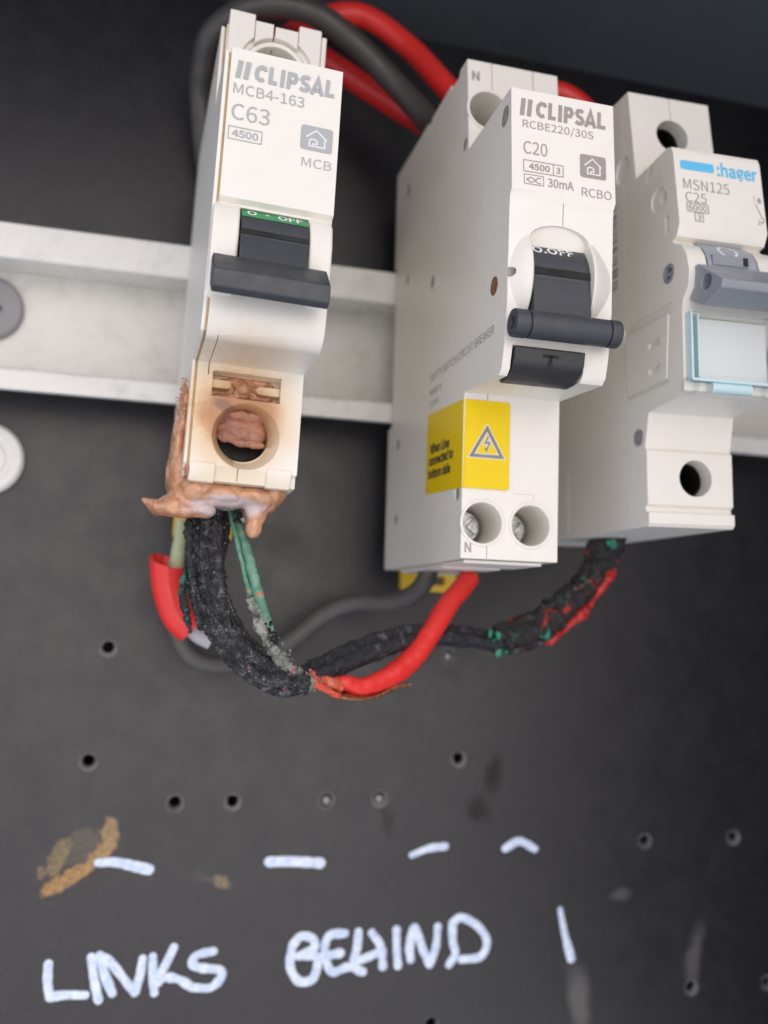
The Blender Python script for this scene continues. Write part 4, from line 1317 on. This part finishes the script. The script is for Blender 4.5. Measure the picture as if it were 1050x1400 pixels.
bits('ash_crumbs', sp[250:560], M['ash'], bun, 0.08, 0.24)
# teal crust curling along the left of the bundle
bm = bmesh.new()
add_tube(bm, bx([(15.2, 36, -45.5), (15.3, 38, -50.0), (15.9, 38.5, -55.0), (16.6, 38.5, -60), (18.2, 38, -64.5)]), lambda f: 0.75 - 0.35 * f, n=14, per=22, rough=0.5, fs=1.2, seed=9, lump=0.4)
add_tube(bm, bx([(15.0, 37, -54.0), (14.6, 37.5, -58.5), (15.6, 37.5, -62.5), (16.4, 37, -65.0)]), lambda f: 0.55 * math.sin(0.3 + 2.6 * f) + 0.1, n=12, per=20, rough=0.4, fs=1.2, seed=19)
from_bm('blackened_crust', bm, char('teal_black_crust', 0.45, 0, 0.75, base=(0.012, 0.016, 0.018)), bun, 70)

# green corroded wire and ash-crusted wire beside it
gw = root('corroded_wire', 'thin green corroded wire hanging to the right of the charred bundle', 'wire', 24, 38, -48)
gx = lambda pts: [(x - 24, d - 38, z + 48) for x, d, z in pts]
bm = bmesh.new()
add_tube(bm, [(x, d, z) for x, d, z in [(22.2, 33, -41), (22.9, 36, -45.5), (24.6, 39, -51), (26.4, 40, -57), (28.0, 39.5, -61.2), (29.4, 38.8, -64.3)]], lambda f: 0.72 + 0.32 * math.sin(3.1 * f), n=20, per=22, rough=0.10, fs=0.9, seed=3, squash=0.75)
add_tube(bm, [(21.6, 34, -42), (22.3, 37.5, -46.5), (23.4, 39.5, -51), (24.9, 40, -56.5), (26.6, 39.5, -61.0), (27.9, 38.8, -64.0)], lambda f: 0.4, n=14, per=22, rough=0.12, fs=1.0, seed=5)
for v in bm.verts:
    v.co -= P(24, 38, -48)
me_ = from_bm('wire_core', bm, M['verdigris'], gw, 70)
bits('soot_crumbs', [tuple(Vector(gx([q])[0]) + Vector((random.uniform(-0.7, 0.7), random.uniform(-0.4, 0.6), random.uniform(-1.2, 1.2)))) for q in [(28.6, 39.5, -63.2)] * 14 + [(29.8, 39, -65.2)] * 12 + [(23.0, 38, -45.2)] * 20], M['soot'], gw, 0.18, 0.5)
aw = root('ash_crusted_wire', 'pale ash-crusted wire end joining the green wire to the red cable', 'wire', 30, 37, -66)
bm = bmesh.new()
add_tube(bm, [(25.4, 39.5, -57.2), (26.2, 39.5, -60.2), (27.9, 39, -64), (30.3, 38, -67.6), (33.0, 36.6, -70.6), (36.4, 34.5, -72.6), (38.4, 33.2, -73.2)], lambda f: 0.5 + 1.15 * f ** 0.8, n=24, per=22, rough=0.5, fs=0.9, seed=6, lump=0.3)
for v in bm.verts:
    v.co -= P(30, 37, -66)
from_bm('wire_core', bm, M['ashwire'], aw, 70)
bits('ash_crumbs', [(random.uniform(-3, 5), 0.0 + random.uniform(0.5, 2.2), 0.0) for _ in range(0)] + [(t * 10 - 3.5 + random.uniform(-0.9, 0.9), 1.6 - 3.0 * t + random.uniform(-0.4, 0.6), 4.0 - 11 * t + random.uniform(-1, 1)) for t in [random.random() for _ in range(70)]], M['ash'], aw, 0.12, 0.34)
bits('reddish_crumbs', [(4.6 + random.uniform(-2.4, 2.4), 0.6 + random.uniform(-0.4, 0.4), -4.6 + random.uniform(-1, 1)) for _ in range(8)], M['pinkash'], aw, 0.12, 0.3)

# red cable from the junction to the middle breaker
rd = root('red_cable', 'red cable curving up into the bottom of the middle breaker, its lower end scorched', 'cable', 55, 28, -70)
rx = lambda pts: [(x - 55, d - 28, z + 70) for x, d, z in pts]
tube('insulation', rx([(41.0, 33, -73.6), (44.0, 32.5, -73.2), (47.2, 31.5, -73.9), (52.6, 29.5, -72.3), (57.4, 27.5, -69.2), (61.6, 25.5, -64.6), (65.8, 23, -59.0), (69.6, 21, -55.2), (71.6, 20, -52.9)]),
     lambda f: 1.05 + 1.0 * min(1.0, (f / 0.42)) ** 1.3 + 0.18 * math.exp(-((f - 0.12) / 0.05) ** 2), M['redbright'], rd, n=24, per=18, rough=0.12, fs=0.5, seed=2, lump=0.1)
bm = bmesh.new()
for k in range(9):
    a = 2 * math.pi * k / 9
    add_tube(bm, rx([(71.2 + 1.3 * math.cos(a), 20.2 + 1.3 * math.sin(a), -53.4), (71.9 + 1.3 * math.cos(a + 0.4), 20 + 1.3 * math.sin(a + 0.4), -51.6), (72.1 + 1.3 * math.cos(a + 0.8), 20 + 1.3 * math.sin(a + 0.8), -49)]), 0.5, n=8, per=5)
from_bm('copper_core', bm, M['copper'], rd, 60)
bm = bmesh.new()
add_tube(bm, rx([(36.6, 34, -72.2), (38.4, 33.8, -72.4), (40.6, 33.4, -73.0), (43.2, 33, -73.6)]), lambda f: 0.95 + 0.3 * f, n=20, per=16, rough=0.4, fs=0.9, seed=11, lump=0.3)
add_tube(bm, rx([(37.0, 34.6, -72.6), (39.4, 35, -73.9), (41.8, 34.6, -75.2), (42.6, 34.2, -75.4)]), lambda f: 0.75 - 0.3 * f, n=12, per=12, rough=0.25, fs=1.0, seed=12)
from_bm('scorched_end', bm, M['redmelt'], rd, 70)
bm = bmesh.new()
for k in range(7):
    o_ = k * 0.16
    add_tube(bm, rx([(39.8 + o_, 34 - 0.3 * k, -74.6 + 0.1 * k), (44.5, 33.6 - 0.35 * k, -75.9 + 0.13 * k), (49.5 + o_, 31.6 - 0.3 * k, -75.8 + 0.12 * k), (54.2 + 0.5 * k, 29.6 - 0.25 * k, -73.9 + 0.05 * k)]), 0.36, n=8, per=12, rough=0.08, fs=1.2, seed=k)
from_bm('bare_strands', bm, metal('tarnished_copper', (0.52, 0.25, 0.13), 0.4), rd, 60)

# charred cable behind, running right into the breaker with the clear window
cc = root('charred_cable', 'charred black cable with red and green remnants under the breaker with the clear window', 'burnt cable', 75, 22, -65)
cx = lambda pts: [(x - 75, d - 22, z + 65) for x, d, z in pts]
LOW = [(37.5, 32, -71.8), (43.5, 29, -69.6), (52.0, 26, -66.6), (60, 23, -64.9), (69, 21, -64.7), (78.0, 20, -65.4), (84.0, 20, -63.8)]
for k, (dx, dd, dz) in enumerate(((0, 0, 0.9), (0.2, 1.6, -0.6), (0, -1.6, -1.0))):
    bm = bmesh.new()
    add_tube(bm, cx([(x + dx, d + dd, z + dz) for x, d, z in LOW]), lambda f: 1.35 + 0.25 * math.sin(6 * f), n=22, per=18, rough=0.35, fs=0.8, seed=20 + k, lump=0.3)
    from_bm('charred_strand', bm, M['charblue'], cc, 70)
UP = [(78.0, 20, -65.6), (84.5, 20.5, -63.2), (90.2, 20.5, -59.6), (95.6, 20, -54.8), (99.4, 20, -50.2), (101.6, 20, -45.5), (102.2, 20, -41)]
for k, (dx, dd, dz, m) in enumerate(((-0.8, 0.5, 0.9, M['charred']), (1.0, -0.3, -0.6, M['charred']), (0.2, 1.5, 0.0, M['charred']))):
    bm = bmesh.new()
    add_tube(bm, cx([(x + dx, d + dd, z + dz) for x, d, z in UP]), lambda f: 2.1 + 0.35 * math.sin(9 * f), n=26, per=18, rough=0.7, fs=0.55, seed=30 + k, lump=0.6)
    from_bm('charred_strand', bm, m, cc, 70)
RI = [(86.5, 21.0, -65.0), (89.0, 21.0, -63.9), (91.6, 20.5, -62.0), (94.4, 20.8, -59.4), (97.4, 20.6, -56.4), (100.0, 20.4, -52.4), (102.4, 20.2, -48.4), (103.4, 20, -45.4)]
bm = bmesh.new()
add_tube(bm, cx([(x + 0.7, d + 0.6, z - 0.4) for x, d, z in RI]), lambda f: 0.85 + 0.45 * math.sin(19 * f), n=20, per=18, rough=0.6, fs=0.6, seed=44, lump=0.5)
from_bm('red_remnant', bm, M['redcrust'], cc, 70)
bits('green_remnant', [tuple(cx([(x + random.uniform(-1, 1), d + 1.9, z + random.uniform(-0.8, 0.8))])[0]) for x, d, z in [(76, 21, -64.5)] * 5 + [(79.5, 21, -64.4)] * 9 + [(86, 22.3, -63.8)] * 8 + [(101.0, 22, -45.2)] * 6 + [(78, 20, -67.2)] * 6], plastic('green_crust', (0.03, 0.26, 0.15), 0.5, (0.01, 0.08, 0.06), 0.5, bump=0.5), cc, 0.3, 0.75)
bits('soot_crumbs', [tuple(cx([(x + random.uniform(-2.4, 2.4), d + random.uniform(-1, 2.3), z + random.uniform(-2.4, 2.4))])[0]) for x, d, z in UP[:5] * 16], M['soot'], cc, 0.3, 0.8)

# grey cable low down behind, from behind the red stub to the middle breaker
tag(tube('grey_cable', [(15.5, -4, -60), (15.8, -3, -66), (19.0, -3, -71.0), (25.5, -4, -72.6), (33.5, -6, -70.6), (40.5, -6, -66.8), (47.5, -5, -61.0), (53.0, -2, -58.6), (59.5, 4, -58.3), (63.2, 9, -56.4), (64.8, 13, -52.8), (65.0, 14, -48)], 1.95, M['greycable2'], None, n=18),
    'dark grey cable running low behind the charred cables to the middle breaker', 'cable')
# cut red insulation on the left with its bare core
rs = root('cut_cable', 'short length of cut red insulation standing round a bare wire, left of the charred bundle', 'cut cable', 14, 12, -58)
path = catmull([(12.2, 12, -50.9), (12.9, 12.5, -56.5), (14.2, 13, -60.8), (15.6, 13.2, -63.2), (17.6, 13, -65.0)], 12)
fr = frames(path)
bm = bmesh.new()
n = 28
outer, inner = [], []
for i, p in enumerate(path):
    t, u, v = fr[i]
    f = i / (len(path) - 1)
    ro = []
    ri = []
    for k in range(n):
        a = 2 * math.pi * k / n
        dirv = u * math.cos(a) + v * math.sin(a)
        sh = Vector((0, 0, 0))
        if i < 16:                                             # ragged slanting cut at the top
            sh = t * (max(0.0, 1 - i / 16) * 3.6 * (0.5 + 0.5 * math.cos(a - math.atan2(Vector((0.8, 1.0, 0)).dot(v), Vector((0.8, 1.0, 0)).dot(u)))) + max(0.0, 1 - i / 6) * 0.45 * noise.noise(dirv * 2.6) - max(0.0, 1 - i / 16) * 0.6)
        R0 = 3.15 - 0.25 * f
        ro.append(bm.verts.new(P(*(p + sh + dirv * R0 - Vector((14, 12, -58))))))
        ri.append(bm.verts.new(P(*(p + sh + dirv * (R0 - 0.75) - Vector((14, 12, -58))))))
    outer.append(ro)
    inner.append(ri)
for a, b in zip(outer, outer[1:]):
    for k in range(n):
        bm.faces.new((a[k], a[(k + 1) % n], b[(k + 1) % n], b[k]))
for a, b in zip(inner, inner[1:]):
    for k in range(n):
        bm.faces.new((a[k], b[k], b[(k + 1) % n], a[(k + 1) % n]))
for L_, s in ((0, 1), (-1, -1)):
    for k in range(n):
        q = (outer[L_][k], inner[L_][k], inner[L_][(k + 1) % n], outer[L_][(k + 1) % n])
        bm.faces.new(q if s > 0 else q[::-1])
from_bm('insulation', bm, M['redbright'], rs, 60)


def core_mat():
    t = NT('bare_core')
    z_ = t.n('ShaderNodeSeparateXYZ')
    t.put(z_.inputs[0], t.warp(0.5, 2.5))
    c = t.mix(t.ramp(z_.outputs[2], 2.0, 7.0), (0.36, 0.17, 0.09), (0.42, 0.46, 0.27))
    t.bump(t.noise(1.5, 5), 0.5, 0.3)
    return t.set(c, 0.45)


tube('wire_core', [(0.7, 0.6, 14), (0.6, 0.6, 10), (0.2, 0.5, 5), (0.4, 0.5, 0), (1.6, 0.8, -5)], lambda f: 1.05 + 0.75 * f, core_mat(), rs, n=16, rough=0.12, fs=0.6)
tube('wire_end', [(3.0, 1.0, -6.2), (5.0, 1.2, -8.0), (7.6, 1.4, -9.3)], 1.5, plastic('pale_grey_core', (0.42, 0.42, 0.43), 0.5), rs, n=16)

# ------------------------------------------------------------------ lay the whole board back
bpy.context.view_layer.update()
for o in list(SC.objects):
    if o.parent is None:
        o.matrix_world = TILT @ o.matrix_world
